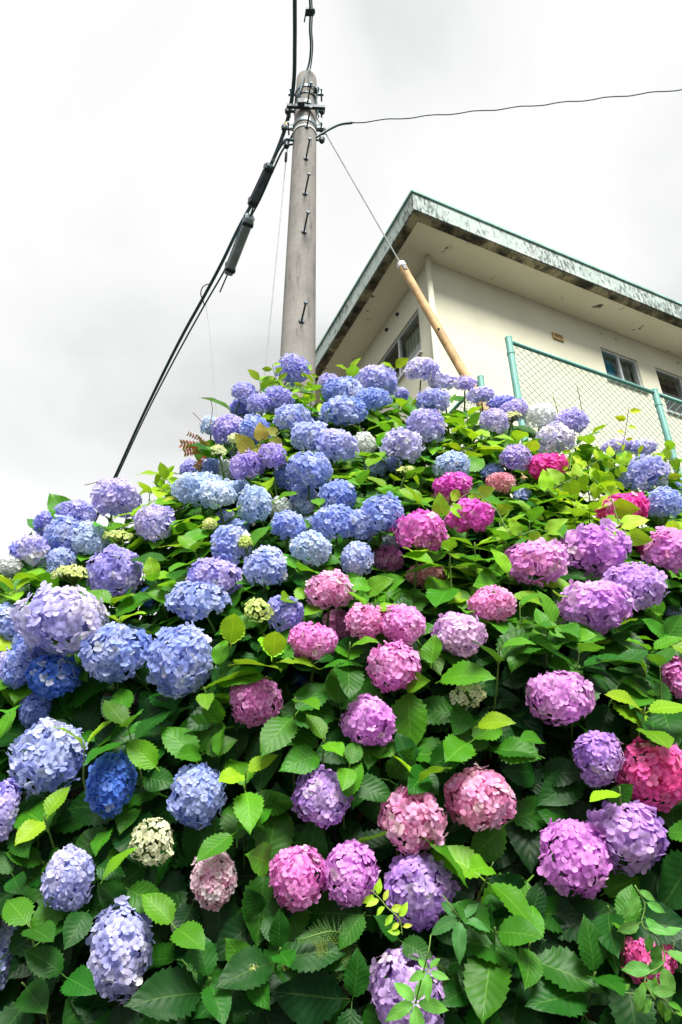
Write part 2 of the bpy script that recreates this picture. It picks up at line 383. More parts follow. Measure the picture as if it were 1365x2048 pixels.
mb.build('roof_flashing', M['trim'], roof, origin=RC)
def window(o, d, nin, a0, a1, z0, z1, curL, curR):
    c0 = o + d * a0 + nin * 0.055; c0 = np.array([c0[0], c0[1], z0]); w, h = a1 - a0, z1 - z0; t = 0.035
    mb = MB()
    mb.box(c0 + d * w / 2 + UZ * t / 2, d * w / 2, nin * .03, UZ * t / 2); mb.box(c0 + d * w / 2 + UZ * (h - t / 2), d * w / 2, nin * .03, UZ * t / 2)
    mb.box(c0 + d * t / 2 + UZ * h / 2, d * t / 2, nin * .03, UZ * (h / 2 - t)); mb.box(c0 + d * (w - t / 2) + UZ * h / 2, d * t / 2, nin * .03, UZ * (h / 2 - t))
    win = mb.build('window', M['alu'], house, origin=c0)
    mb = MB(); mb.box(c0 + d * w / 2 + UZ * h / 2 - nin * .005, d * .022, nin * .02, UZ * (h / 2 - t)); mb.build('mullion', M['alu'], win, origin=c0)
    for k, cur in ((0, curL), (1, curR)):
        x0 = t + k * (w / 2 - t); x1 = x0 + w / 2 - t
        mb = MB(); mb.box(c0 + d * (x0 + x1) / 2 + UZ * h / 2 + nin * (.004 + .012 * k), d * (x1 - x0) / 2, nin * .002, UZ * (h / 2 - t)); mb.build('pane', M['glass'], win, origin=c0)
        mb = MB(); n = 24
        for i in range(n):
            q0, q1 = x0 + (x1 - x0) * i / n, x0 + (x1 - x0) * (i + 1) / n
            w0, w1 = .012 * math.sin(i * 1.5), .012 * math.sin((i + 1) * 1.5)
            b = c0 + nin * .10
            mb.add([b + d * q0 + nin * w0, b + d * q1 + nin * w1, b + d * q1 + nin * w1 + UZ * h, b + d * q0 + nin * w0 + UZ * h], [(0, 1, 2, 3)])
        mb.build('curtain', cur, win, smooth=True, origin=c0)
    mb = MB(); mb.box(c0 + d * w / 2 - nin * .06 - UZ * .018, d * (w / 2 + .03), nin * .035, UZ * .016); mb.build('sill', M['alu'], win, origin=c0)
for i, h in enumerate(front_win): window(W0, d1, d2, *h, *((M['bluecur'], M['greycur']) if i == 0 else (M['browncur'], M['greycur'])))
for i, h in enumerate(side_win): window(W0, d2, d1, *h, M['creamcur'], M['browncur'])
# corner downpipe, wall vent, little eave anchors, wall joint
mb = MB(); q = W0 - d2 * .045 - d1 * .03
mb.tube([np.array([q[0], q[1], 3.05]), np.array([q[0], q[1], SZ - .002])], .042, 12)
for z in (4.5, 6.2): mb.tube([np.array([q[0], q[1], z]), np.array([q[0], q[1], z + .04])], .05, 12)
mb.build('downpipe', M['wall'], house, smooth=True, origin=W0)
vc = W0 + d1 * 2.16 - d2 * .012; vc = np.array([vc[0], vc[1], 9.04])
mb = MB()
for s in (-1, 1):
    mb.box(vc + d1 * s * .085, d1 * .012, d2 * .014, UZ * .055); mb.box(vc + UZ * s * .048, d1 * .0725, d2 * .014, UZ * .009)
vent = mb.build('wall_vent', M['vent'], house, origin=vc)
for k in range(3):
    mb = MB(); mb.box(vc + UZ * (-.024 + .024 * k), d1 * .0725, d2 * .008, UZ * .006); mb.build('slat', M['vent'], vent, origin=vc)
mb = MB(); mb.box(vc + d2 * .0105, d1 * .0725, d2 * .001, UZ * .039); mb.build('vent_mesh', M['dark'], vent, origin=vc)
def anchor(o, d, nout, a, z):
    c = o + d * a; c = np.array([c[0], c[1], z]); mb = MB(); mb.tube([c + nout * .001, c + nout * .03], .028, 10); mb.tube([c + nout * .03, c + nout * .045], .012, 8)
    mb.build('pipe_cap', M['darksteel'] if nout is not None and abs(nout[0]) > .6 else M['wall'], house, origin=c)
for a in (0.9, 1.25, 2.35, 2.75): anchor(W0, d2, -d1, a, SZ - .22)
for a in (3.1, 3.4, 4.7, 5.0): anchor(W0, d1, -d2, a, SZ - .16)

# ------------------------------------------------------------------ mesh fence
FA = at_D(1017, 675, 5.5); FTOP = FA[2]
def ground_at(p): return float(bank_h(np.array(p[0]), np.array(p[1])))
fence = thing('mesh_fence', 'mint green chain-link fence with tubular posts standing in front of the cream house', 'fence', (FA[0], FA[1], ground_at(FA)))
def post(p, top, r=.027):
    mb = MB(); mb.tube([np.array([p[0], p[1], ground_at(p) - .1]), np.array([p[0], p[1], top - .012])], r, 14)
    po = mb.build('post', M['fence'], fence, smooth=False, origin=np.array([p[0], p[1], ground_at(p)]))
    mb = MB(); b = np.array([p[0], p[1], top]); mb.ellipsoid(b - UZ * .012, np.array([r * 1.12, 0, 0]), np.array([0, r * 1.12, 0]), UZ * r * .7, 12, 6)
    mb.build('post_cap', M['fence'], po, smooth=True, origin=b)
    for z in (.15, .6, 1.05):
        mb = MB(); mb.tube([np.array([p[0], p[1], top - z]), np.array([p[0], p[1], top - z - .03])], r * 1.15, 12); mb.build('clamp_band', M['fence'], po, origin=b)
SP_ = 1.495
def chain(p0, dd, L, top, h, spacing=.05):
    mb = MB(); s = spacing * 1.41; nn = int((L + h) / s) + 1; rw = .0024
    for k in range(-int(h / s) - 1, nn):
        for sg in (1, -1):
            # line: along = k*s + (z) for sg 1, k*s + (h - z) for sg -1, clipped to [0, L]
            x0, x1 = k * s, k * s + h
            a, b = max(0, x0), min(L, x1)
            if b - a < .01: continue
            za, zb = (a - x0, b - x0); 
            if sg < 0: za, zb = h - za, h - zb
            off = np.cross(dd, UZ) * .002 * sg
            mb.tube([p0 + dd * a + UZ * (top - h + za - p0[2]) + off, p0 + dd * b + UZ * (top - h + zb - p0[2]) + off], rw, 4, cap=False)
    o = mb.build('wire_mesh', M['mesh'], fence, origin=p0); o['kind'] = 'stuff'
for k in range(5):
    p = FA + d1 * SP_ * k; post(p, FTOP)
    if k < 4:
        q = p + d1 * .04; chain(q, d1, SP_ - .08, FTOP - .05, 1.75)
        mb = MB(); mb.tube([p + d1 * .02 - UZ * .04, p + d1 * (SP_ - .02) - UZ * .04], .017, 10); mb.build('top_rail', M['fence'], fence, smooth=True, origin=p)
FB = FA + d2 * .42 + d1 * .02; FB = np.array([FB[0], FB[1], FTOP - .05])
for k in range(3):
    p = FB + d2 * 1.5 * k; post(p, FTOP - .05, .026)
    if k < 2:
        chain(p + d2 * .04, d2, 1.42, FTOP - .10, 1.65)
        mb = MB(); mb.tube([p + d2 * .02 - UZ * .04, p + d2 * 1.48 - UZ * .04], .016, 10); mb.build('top_rail', M['fence'], fence, smooth=True, origin=p)

# ------------------------------------------------------------------ utility pole
PX, PY = float(at_Y(600, 600, 3.7)[0]), 3.7
PTOP = float(at_Y(614, 158, 3.7)[2])
PX_TOP = float(at_Y(613, 175, 3.7)[0]); PX_BOT = float(at_Y(596, 715, 3.7)[0])
def pole_axis(z):
    zb = at_Y(596, 715, 3.7)[2]; t = (z - zb) / (PTOP - zb); return np.array([PX_BOT + (PX_TOP - PX_BOT) * t, PY, z])
def pole_r(z): return .094 + (PTOP - z) / 75 * .62
pole_base = pole_axis(ground_at((PX_BOT, PY)) - .1)
pole = thing('utility_pole', 'tall weathered grey concrete utility pole carrying black cables', 'utility pole', pole_base)
mb = MB(); zz = [pole_base[2] - .3] + list(np.linspace(pole_base[2], PTOP - .05, 14)) + [PTOP - .015, PTOP]
mb.tube([pole_axis(z) for z in zz], [pole_r(z) for z in zz[:-2]] + [pole_r(PTOP) * .97, pole_r(PTOP) * .82], 28)
mb.build('shaft', M['concrete'], pole, smooth=True, origin=pole_base)
def pole_z(py): return float(at_Y(605, py, PY - .1)[2])
def bolt(py, ang, L=.17):
    z = pole_z(py); c = pole_axis(z); dd = np.array([math.sin(ang), -math.cos(ang), 0]); r = pole_r(z)
    mb = MB(); mb.tube([c + dd * (r - .02), c + dd * (r + L)], .007, 8); mb.tube([c + dd * (r + L), c + dd * (r + L + .014)], .015, 8); mb.tube([c + dd * (r - .002), c + dd * (r + .012)], .02, 8)
    mb.build('step_bolt', M['darksteel'], pole, smooth=False, origin=c)
for py in (205, 254, 318, 389, 466, 646): bolt(py, .22)
for py in (230, 290, 350, 425, 560): bolt(py, .22 + math.pi)
def band(py, h=.05, mat='steel', lug=True):
    z = pole_z(py); mb = MB(); mb.tube([pole_axis(z), pole_axis(z + h)], [pole_r(z) + .008] * 2, 24)
    if lug:
        for sx in (-1, 1): mb.box(pole_axis(z + h / 2) + np.array([sx * (pole_r(z) + .035), -.02, 0]), (.03, 0, 0), (0, .012, 0), (0, 0, h * .5)); mb.tube([pole_axis(z + h / 2) + np.array([sx * (pole_r(z) + .045), -.07, 0]), pole_axis(z + h / 2) + np.array([sx * (pole_r(z) + .045), .05, 0])], .008, 8)
    mb.build('clamp_band', M[mat], pole, origin=pole_axis(z))
for py, h in ((172, .04), (205, .05), (240, .05)): band(py, h)
band(252, .018, 'white', False); band(185, .02, 'darksteel', False)
z = pole_z(217); c = pole_axis(z) + np.array([0, -.115, 0])
mb = MB(); mb.box(c + np.array([.01, 0, 0]), (.17, 0, -.012), (0, .014, 0), (0, 0, .017)); mb.box(c + np.array([-.03, -.03, 0]), (.03, 0, 0), (0, .03, 0), (0, 0, .03)); mb.build('cross_bracket', M['darksteel'], pole, origin=c)
for k, (dx, dy, py) in enumerate(((-.16, -.02, 205), (-.17, .02, 225), (-.18, -.04, 243), (-.16, .03, 262), (.15, -.02, 205), (.16, .02, 236), (.15, .0, 258), (.10, -.09, 178))):
    z = pole_z(py); c = pole_axis(z); mb = MB(); b = c + np.array([dx, dy, 0])
    mb.tube([c, b], .009, 8); mb.tube([b - UZ * .03, b - UZ * .012, b, b + UZ * .015, b + UZ * .035], [.018, .026, .02, .028, .016], 10)
    mb.build('insulator', M['brass'] if k == 1 else M['darksteel'], pole, smooth=True, origin=c)

# ------------------------------------------------------------------ cables and things on them
def cable_obj(name, pts, r, mat, label, n=8, sub=6, group=None):
    pts = catmull(pts, sub); mb = MB(); mb.tube(pts, r, n); o = mb.build(name, M[mat], None, smooth=True, origin=pts[0])
    return tag(o, label, 'cable', group)
main = [np.array([-.5, -9, 8.2]), np.array([-.42, -3, 8.05])] + [at_Z(x, y, z) for x, y, z in
        ((590, 0, 8.0), (590, 90, 7.98), (588, 165, 7.95), (583, 205, 7.92), (571, 256, 7.86), (557, 295, 7.82), (540, 335, 7.78), (512, 393, 7.72), (480, 452, 7.66), (442, 530, 7.58), (410, 590, 7.5), (370, 662, 7.42), (300, 802, 7.2), (226, 963, 7.0))]
ext = main[-1] + (main[-1] - main[-3]) * 1.6 - np.array([0, 0, .1]); main += [ext, ext + (ext - main[-3]) * 2.5]
cable_obj('trunk_cable', main, .0175, 'cable', 'thick black trunk cable passing the pole head and sloping away past the shrubs', 10)
mess = [at_Z(x, y, z) for x, y, z in ((596, 245, 7.86), (580, 280, 7.80), (566, 300, 7.76), (549, 335, 7.70), (520, 400, 7.62), (488, 458, 7.55), (452, 536, 7.46), (417, 597, 7.40), (377, 668, 7.32), (305, 804, 7.12), (229, 965, 6.93))]
ext = mess[-1] + (mess[-1] - mess[-3]) * 1.6 - np.array([0, 0, .1]); mess += [ext, ext + (ext - mess[-3]) * 2.5]
cable_obj('messenger_cable', mess, .0095, 'cable', 'thin black messenger cable strung just under the thick trunk cable', 8)
# spiral hanger round both
a = catmull(main[12:16], 40); b = catmull(mess[7:11], 40)
na = np.array(a); idx = np.linspace(0, len(na) - 1, 620).astype(int); nb_ = np.array(b)[np.linspace(0, len(b) - 1, 620).astype(int)]
cc = (na[idx] + nb_) / 2; pts = []; Lc = np.concatenate([[0], np.cumsum(np.linalg.norm(np.diff(cc, axis=0), axis=1))])
tt = unit(cc[-1] - cc[0]); e1 = unit(np.cross(tt, UZ)); e2 = np.cross(e1, tt)
for k in range(620):
    a_ = Lc[k] / .34 * 2 * math.pi; pts.append(cc[k] + .08 * (math.cos(a_) * e1 + math.sin(a_) * e2))
mb = MB(); mb.tube(pts, .0045, 4); tag(mb.build('spiral_hanger', M['cable'], None, origin=pts[0]), 'thin spiral wire hanger coiled along the sloping black cables', 'cable hanger')
up = [np.array([.1, -9, 8.9]), np.array([-.05, -2.5, 8.7])] + [at_Z(x, y, z) for x, y, z in ((620, 0, 8.55), (621, 25, 8.54), (620, 60, 8.52), (622, 90, 8.5), (619, 125, 8.47))]
cable_obj('service_cable', up + [at_Y(613, 145, 3.62), at_Y(606, 165, 3.58), at_Y(598, 192, 3.6), at_Y(592, 215, 3.66)], .009, 'cable', 'black overhead service cable looping down the front of the pole head', 8)
cable_obj('service_cable', [p + np.array([.018, 0, -.02]) for p in up] + [at_Y(618, 150, 3.6), at_Y(618, 172, 3.58)], .006, 'cable', 'thinner overhead wire running beside the service cable to the pole top', 6)
cable_obj('loop_wire', [at_Y(618, 172, 3.58), at_Y(632, 175, 3.58), at_Y(633, 205, 3.62), at_Y(638, 235, 3.66)], .006, 'cable', 'short black jumper wire bent round the side of the pole head', 6)
cl = at_Z(620, 23, 8.54); mb = MB(); mb.box(cl, (.035, 0, 0), (0, .03, 0), (0, 0, .02)); mb.tube([cl + np.array([-.03, -.02, -.02]), cl + np.array([-.05, .06, -.06])], .006, 6); mb.ellipsoid(cl + np.array([.03, 0, 0]), np.array([.02, 0, 0]), np.array([0, .03, 0]), UZ * .025)
tag(mb.build('cable_clamp', M['darksteel'], None, origin=cl), 'small dark clamp gripping the overhead service cable', 'clamp')
def lump_box(name, p0, p1, w, h, mat, label, cat, drop):
    p0, p1 = np.array(p0), np.array(p1); t = unit(p1 - p0); sx = unit(np.cross(t, UZ)); sy = np.cross(sx, t); c = (p0 + p1) / 2 - sy * drop; L = np.linalg.norm(p1 - p0) / 2
    o = thing(name, label, cat, c); prof = [(-1, -.7), (-.7, -1), (.7, -1), (1, -.7), (1, .7), (.7, 1), (-.7, 1), (-1, .7)]
    mb = MB(); vv, ff = [], []
    st = [(-1, .82), (-.96, 1), (.96, 1), (1, .82)]
    for (l, k) in st: vv += [c + t * l * L + sx * x * w * k + sy * y * h * k for x, y in prof]
    for i in range(3): ff += [(i * 8 + j, i * 8 + (j + 1) % 8, (i + 1) * 8 + (j + 1) % 8, (i + 1) * 8 + j) for j in range(8)]
    ff += [tuple(range(7, -1, -1)), tuple(range(24, 32))]; mb.add(vv, ff); mb.build('casing', M[mat], o, origin=c)
    mb = MB(); mb.box(c - t * L * .0, t * L * .97, sx * (w + .006), sy * .006); mb.build('seam_flange', M['darksteel'], o, origin=c)
    for s in (-.8, .8):
        mb = MB(); mb.box(c + t * L * s, t * .018, sx * (w + .008), sy * (h + .008)); mb.build('strap', M['darksteel'], o, origin=c)
        mb = MB(); mb.tube([c + t * L * s, c + t * L * s + sy * (drop + .01)], .008, 6); mb.build('hanger', M['steel'], o, origin=c)
    for s in (-1, 1):
        mb = MB(); mb.tube(catmull([c + t * L * s * .98, c + t * (L * s + .09 * s) + sy * drop * .4, c + t * (L * s + .28 * s) + sy * drop], 5), .008, 6); mb.build('cable_tail', M['cable'], o, smooth=True, origin=c)
    return o
lump_box('splice_closure', at_Z(501, 427, 7.60), at_Z(457, 541, 7.48), .046, .052, 'greybox', 'long grey box-shaped splice closure hung under the sloping cables', 'splice closure', .05)
lump_box('splice_sleeve', at_Z(541, 326, 7.76), at_Z(502, 409, 7.65), .036, .04, 'sleeve', 'dark splice sleeve strapped to the cables close to the pole head', 'splice sleeve', .035)
cable_obj('loop_wire', [at_Z(425, 566, 7.52), at_Z(408, 572, 7.52), at_Z(402, 588, 7.5), at_Z(407, 602, 7.47), at_Z(409, 612, 7.44)], .006, 'cable', 'slack black wire loop bulging from the sloping cable below the grey box', 6)
cable_obj('pole_jumper', [at_Y(590, 282, 3.66), at_Y(578, 279, 3.62), at_Y(566, 286, 3.7), at_Y(557, 300, 3.75), at_Z(548, 322, 7.74)], .012, 'cable', 'bent black jumper cable leaving the pole beneath the clamps', 8)
cable_obj('drop_wire', [at_Y(576, 292, 3.8), at_Y(573, 318, 3.82), at_Y(563, 420, 3.84), at_Y(545, 600, 3.88), at_Y(526, 785, 3.9), at_Y(518, 860, 3.9)], .0038, 'wire', 'thin twisted grey wire hanging down beside the concrete pole', 5)
cable_obj('drop_wire', [at_Z(412, 605, 7.42), at_Z(414, 622, 7.3), at_Y(418, 650, 5.55), at_Y(426, 740, 5.5), at_Y(434, 840, 5.45), at_Y(438, 905, 5.4)], .0022, 'wire', 'hair-thin wire dropping from the sloping cables into the shrubs', 5)
mb = MB(); q = at_Y(573, 306, 3.82); mb.tube([q, q - UZ * .12], .012, 8); tag(mb.build('wire_insulator', M['darksteel'], None, origin=q), 'small black insulator on the twisted grey wire near the pole head', 'insulator')
rc = [at_Y(x, y, 3.62 + .0001 * x) for x, y in ((630, 276), (645, 267), (664, 256), (680, 249), (705, 245.5))]
cable_obj('side_cable', rc, .0115, 'cable', 'thick curved black cable end leaving the pole beside the guy wire', 8)
wv = [rc[-1]]
for k in range(1, 30):
    x = 705 + k * 24; y = 245.5 - (x - 705) * .1015 + 5 * math.sin((x - 705) / 660 * math.pi) * .5 + 1.5 * math.sin(k * 1.7)
    wv.append(at_Y(x, y, 3.69))
wv += [wv[-1] + (wv[-1] - wv[-8]) * k + np.array([0, 0, -.02 * k]) for k in (1.5, 4, 8)]
cable_obj('side_wire', wv, .006, 'cable', 'thin wavy black wire running out sideways from the pole across the sky', 6, 3)
# guy wire with guard
g0 = at_Y(634, 236, 3.72); g1 = at_D(962, 806, 4.6); gd = unit(g1 - g0); Lg = (g1[2] - ground_at(g1)) / -gd[2]
gend = g1 + gd * max(Lg, .2)
guy = thing('guy_wire', 'steel guy wire with a faded orange guard tube slanting down from the pole', 'guy wire', gend)
def on_guy(px, py):      # nearest point of the wire to a viewing ray
    r = unit(ray(px, py)); w = g0 - EYE; b_ = gd @ r; t = (b_ * (r @ w) - (gd @ w)) / (1 - b_ * b_); return g0 + gd * t
gt = on_guy(803, 530)
mb = MB(); mb.tube([g0, gend], .0055, 6); mb.build('wire', M['wire'], guy, origin=gend)
mb = MB(); mb.tube([gt, gt + gd * .5, gt + gd * 1.2, gend], [.031, .031, .032, .034], 14, cap=False); mb.build('guard_tube', M['guard'], guy, smooth=True, origin=gend)
mb = MB(); mb.tube([gt - gd * .012, gt + gd * .03], .034, 14); mb.build('guard_cap', M['white'], guy, origin=gend)
mb = MB(); mb.box(gt + gd * .06 + np.array([0, -.03, 0]), (.012, 0, 0), (0, .006, 0), gd * .03); mb.build('guard_clip', M['darksteel'], guy, origin=gend)
for s in (.75, 1.4): mb = MB(); mb.ellipsoid(gt + gd * s + np.array([-.012, -.03, 0]), np.array([.009, 0, 0]), np.array([0, .009, 0]), UZ * .009, 8, 5); mb.build('guard_bolt', M['darksteel'], guy, origin=gend)

# ================================================================== hydrangea bank
# foliage surface: a near-vertical face that leans back towards its crest
ZC_X = [-3.0, -2.0, -1.30, -1.15, -1.0, -0.85, -0.67, -0.45, -0.25, 0.2, 0.66, 1.09, 1.6, 2.4, 3.2]
ZC_Z = [2.0, 2.3, 2.62, 2.85, 3.02, 3.15, 3.45, 3.75, 3.95, 3.95, 3.80, 3.50, 3.36, 3.3, 3.2]
def crest_z(X): return np.interp(X, ZC_X, ZC_Z)
def setback(X): return np.interp(X, [-2, -1.3, -0.6, -0.1, 0.5, 1.1, 1.7], [.3, .36, .62, .80, .80, .74, .66])
def face_y(X, Z):
    s = crest_z(X) - Z
    return 2.05 + setback(X) * np.clip(1 - s / 1.65, 0, 1) ** 1.25 + .07 * np.clip(1.3 - Z, 0, 1)
def face_n(X, Z, e=.04):
    return unit([(face_y(X + e, Z) - face_y(X - e, Z)) / (2 * e), -1.0, (face_y(X, Z + e) - face_y(X, Z - e)) / (2 * e)])
def face_hit(x, y):
    d = ray(x, y)
    for D in np.arange(1.2, 5.5, .01):
        p = EYE + d * D
        if p[1] >= face_y(p[0], p[2]): return D
    return 3.6

# flower heads read off the photograph: x, y, rx, ry, colour, shrub
HEADS = '''
232 997 46 38 lilac c|154 1026 37 24 peri c|97 1050 26 25 peri c|132 1072 37 36 blue c|71 1100 30 28 lilacp c|124 1124 27 30 blue c|181 1081 34 34 pale c|40 1101 18 18 peri c|22 1133 20 18 white c
236 1078 29 17 green c|311 1048 38 35 lilac c|232 1147 52 47 lilac c|148 1153 35 20 green c|300 1195 18 18 deep c
128 1240 86 66 lilacp l|22 1248 42 43 blue l|66 1290 36 36 blue l|8 1335 28 38 peri l|40 1335 30 45 blue l|106 1354 52 42 deep l|238 1306 72 56 blue l|364 1321 64 72 bluep l
428 1156 51 38 lilac m|399 1203 60 36 blue m|461 1094 38 42 bluep m|403 981 52 33 pale t|454 985 22 22 pale t|381 940 19 18 peri t|421 937 26 23 blue t|458 941 22 23 white t
585 740 32 29 peri t|488 788 24 22 peri t|557 797 30 23 peri t|521 810 26 21 peri t|484 821 24 20 peri t|422 854 20 19 pale t|459 861 32 29 lilac t|510 863 30 30 blue t|585 839 35 28 bluep t|471 883 14 14 green t|438 905 14 12 green t
660 768 22 20 lilac t|686 784 40 27 bluep t|752 762 42 29 lilacb t|744 799 33 22 blue t|686 823 42 28 blue t|638 841 15 15 blue t|620 876 38 31 bluep t|671 894 40 33 lilacb t|728 889 25 22 white t|843 740 31 24 lilacp f|887 765 27 16 lilacp f|865 803 31 24 lilacb f|850 857 35 38 lilac f|803 894 38 35 lilacp f|752 936 21 18 grey t|783 931 17 16 blue t
545 916 27 28 violetb t|493 933 30 31 violetb t|422 940 26 22 blue t|475 909 14 14 pale t|572 955 22 31 blue t|620 942 44 35 bluep t|510 1011 33 37 pale m|484 985 24 22 pale m|433 990 37 28 pale m|561 1019 23 24 white m|607 993 25 25 bluep m|676 991 33 28 blue m|605 1018 20 18 pale m|578 1052 33 29 bluep m|671 1046 42 33 blue m|722 1052 26 35 blue m|766 1030 40 38 blue m|623 1097 40 31 pale m|715 1118 31 33 bluep m|788 1083 20 15 pale m|534 1136 40 38 bluep m|420 1050 12 12 green m|490 1086 12 11 green m|450 1040 18 18 blue m|480 1057 18 18 blue m|812 945 20 10 green f|568 1226 36 34 peri m|803 790 13 13 peri f|620 1050 18 18 blue m|585 1282 16 14 bluep m
905 932 35 26 grey f|988 845 26 26 lilac f|1004 807 26 15 peri f|1028 822 28 20 lilac f|962 790 26 15 lilacp f|930 768 20 14 lilac f|1024 837 17 13 green f|1081 833 30 24 white f|1140 846 35 25 lilac f|1111 881 37 31 lilacp f|1031 917 27 27 violetb f|984 945 20 16 blue f|1044 990 16 14 blue f|1233 892 28 14 lilac f|1283 897 27 17 lilacb f|1290 950 44 34 lilacb f|1330 1009 33 32 blue f|1360 972 14 12 blue f
1085 935 44 26 mag g|1002 965 30 21 salmon g|907 971 40 24 mag2 g|892 998 31 16 salmon g|940 1034 48 34 mag2 g|840 1063 50 40 mag2 g|1244 1020 50 32 mag g|774 1118 31 27 pinkm g|850 1150 42 22 salmon g
1185 1099 71 50 violet v|1070 1126 63 42 vpink v|1338 1104 46 46 vpink v|1292 1092 18 20 mag v|1185 1214 72 50 violet v|1264 1174 62 46 purple v|1350 1232 22 24 grey v|1117 1396 64 52 mauve v|1352 1359 24 48 pinkm v
660 1180 47 36 pink p|984 1208 46 34 pink p|918 1269 53 42 mauvep p|730 1243 39 34 pink p|672 1250 31 32 pinkm p|625 1282 50 34 pinkm p|806 1248 46 38 pinkm p|790 1332 53 48 pinkm p|511 1401 50 46 pinkm p|740 1442 53 48 mauve p|516 1223 26 23 green m|595 1355 25 16 deep p|937 1393 37 22 cream p
646 1594 58 54 purple b|826 1637 63 60 hotp b|595 1753 54 58 pinkm b|702 1745 51 58 mauve b|836 1780 66 66 purple b|813 1985 72 78 purple b|500 1941 15 14 green b
97 1517 69 73 bluep d|70 1420 30 38 blue d|222 1568 46 62 deep d|394 1590 55 58 blue d|8 1618 28 56 lilac d|139 1757 48 60 lilacb d|240 1897 60 82 lilacb d|6 1903 24 68 blue d|304 1684 43 44 cream d|428 1757 44 52 pinkw d|95 2036 22 16 pale d
1196 1514 47 50 purple r|1310 1549 70 64 hot r|958 1597 66 56 hotp r|1042 1670 24 30 hotp r|1150 1714 68 70 mauve r|1255 1672 70 64 violetd r|1297 1917 50 47 hot r
-90 1180 45 40 lilac c|-180 1215 50 42 lilacp c|-60 1420 50 52 blue l|-170 1330 56 50 bluep l|-200 1480 50 52 blue l|-120 1570 60 60 bluep d|-90 1750 55 60 lilacb d
1440 1010 42 36 blue f|1540 1050 44 36 lilacb f|1470 1130 62 48 violet v|1550 1200 50 40 mag2 v|1450 1290 56 46 vpink v|1520 1400 55 48 pinkm v|1460 1510 60 56 hot r|1570 1590 56 54 purple r|1480 1700 62 62 mauve r
'''
PAL = dict(  # (main, second, share of second)
    blue=((.24, .35, .78), (.52, .58, .88), .5), bluep=((.30, .39, .82), (.70, .74, .92), .5), deep=((.075, .19, .60), (.22, .36, .78), .4),
    peri=((.25, .27, .74), (.46, .43, .82), .5), lilac=((.34, .31, .74), (.68, .58, .84), .5), lilacb=((.34, .38, .80), (.66, .62, .88), .5), lilacp=((.44, .42, .80), (.92, .86, .90), .6),
    pale=((.42, .56, .82), (.74, .80, .90), .5), white=((.74, .80, .78), (.86, .88, .80), .5), grey=((.24, .38, .62), (.46, .56, .76), .5),
    green=((.50, .60, .16), (.74, .76, .34), .5), cream=((.66, .70, .36), (.86, .84, .60), .5),
    violetb=((.33, .25, .72), (.55, .42, .82), .5), violet=((.46, .18, .60), (.74, .34, .70), .5), vpink=((.66, .26, .68), (.88, .34, .62), .5), violetd=((.34, .19, .56), (.62, .34, .68), .5),
    purple=((.42, .22, .64), (.66, .40, .76), .5), mauve=((.74, .28, .78), (.91, .48, .86), .5), mauvep=((.62, .34, .72), (.84, .50, .72), .5),
    mag=((.64, .035, .32), (.78, .15, .48), .5), mag2=((.62, .09, .50), (.80, .25, .64), .5), pinkm=((.90, .27, .72), (.96, .50, .82), .5),
    pink=((.95, .34, .68), (.97, .58, .78), .5), hot=((.94, .14, .46), (.97, .36, .62), .5), hotp=((.96, .27, .58), (.98, .54, .74), .5), salmon=((.92, .34, .46), (.94, .60, .52), .5), pinkw=((.76, .34, .54), (.88, .80, .78), .35))
SHRUBS = dict(
    t='tall periwinkle-blue hydrangea shrub packed with flower heads directly before the utility pole',
    f='lilac and white hydrangea shrub growing up against the green mesh fence',
    c='lilac-blue hydrangea shrub on the falling crest where the sloping cables disappear',
    m='pale blue hydrangea shrub halfway up the bank below the tall periwinkle one',
    l='blue hydrangea shrub with the one very big white-flecked lilac flower head',
    d='sky-blue hydrangea shrub low on the bank with one cream flower head',
    g='magenta hydrangea shrub with salmon young heads, tangled with lime heart-leaved vine',
    v='hydrangea shrub with wide two-tone violet and rose flower heads below the magenta one',
    p='pink hydrangea shrub in the middle of the bank between blue and violet shrubs',
    b='purple and pink hydrangea shrub low on the bank above the ferns',
    r='hot pink and mauve hydrangea shrub beside a vine-covered pink head')
heads = []
for line in HEADS.strip().splitlines():
    for it in line.split('|'):
        a = it.split(); heads.append(dict(x=float(a[0]), y=float(a[1]), rx=float(a[2]), ry=float(a[3]), col=a[4], sh=a[5]))
for h in heads:
    Ds = face_hit(h['x'], h['y']); rm = math.sqrt(h['rx'] * h['ry'])
    young = h['col'] in ('green', 'cream')
    R = min(max(rm * Ds / FPX, .040 if young else .055), .112)
    D = min(max(R * FPX / rm, Ds - .18), Ds + .26)
    if young and rm < 30: D = Ds - .02
    R = rm * D / FPX; D += R * .35
    asp = h['rx'] / h['ry']; h['D'] = D; h['R'] = R; h['young'] = young
    h['c'] = at_D(h['x'], h['y'], D)
    n = face_n(h['c'][0], h['c'][2])
    tz = np.clip((h['c'][2] - 2.2) / 1.6, 0, 1); ax = unit(n * (1.0 - .25 * tz) + UZ * (.22 + .35 * tz) + RNG.normal(0, .16, 3)); h['axis'] = ax; h['n'] = n
    fw = unit(EYE - h['c']); sx = unit(np.cross(fw, UZ)) * -1; uy = np.cross(fw, sx); uy = uy if uy[2] > 0 else -uy
    fl = min(h['rx'], h['ry']) / max(h['rx'], h['ry'])
    h['E'] = np.stack([sx * h['rx'] * D / FPX, uy * h['ry'] * D / FPX, fw * R * (.75 + .25 * fl)], 1) * (1.0 if h['sh'] in 'tmcf' else .93)
HC = np.array([h['c'] for h in heads]); HR = np.array([h['R'] for h in heads])
HX = np.array([h['x'] for h in heads]); HY = np.array([h['y'] for h in heads]); HRX = np.array([h['rx'] for h in heads]); HRY = np.array([h['ry'] for h in heads]); HD = np.array([h['D'] for h in heads])
HS = [h['sh'] for h in heads]

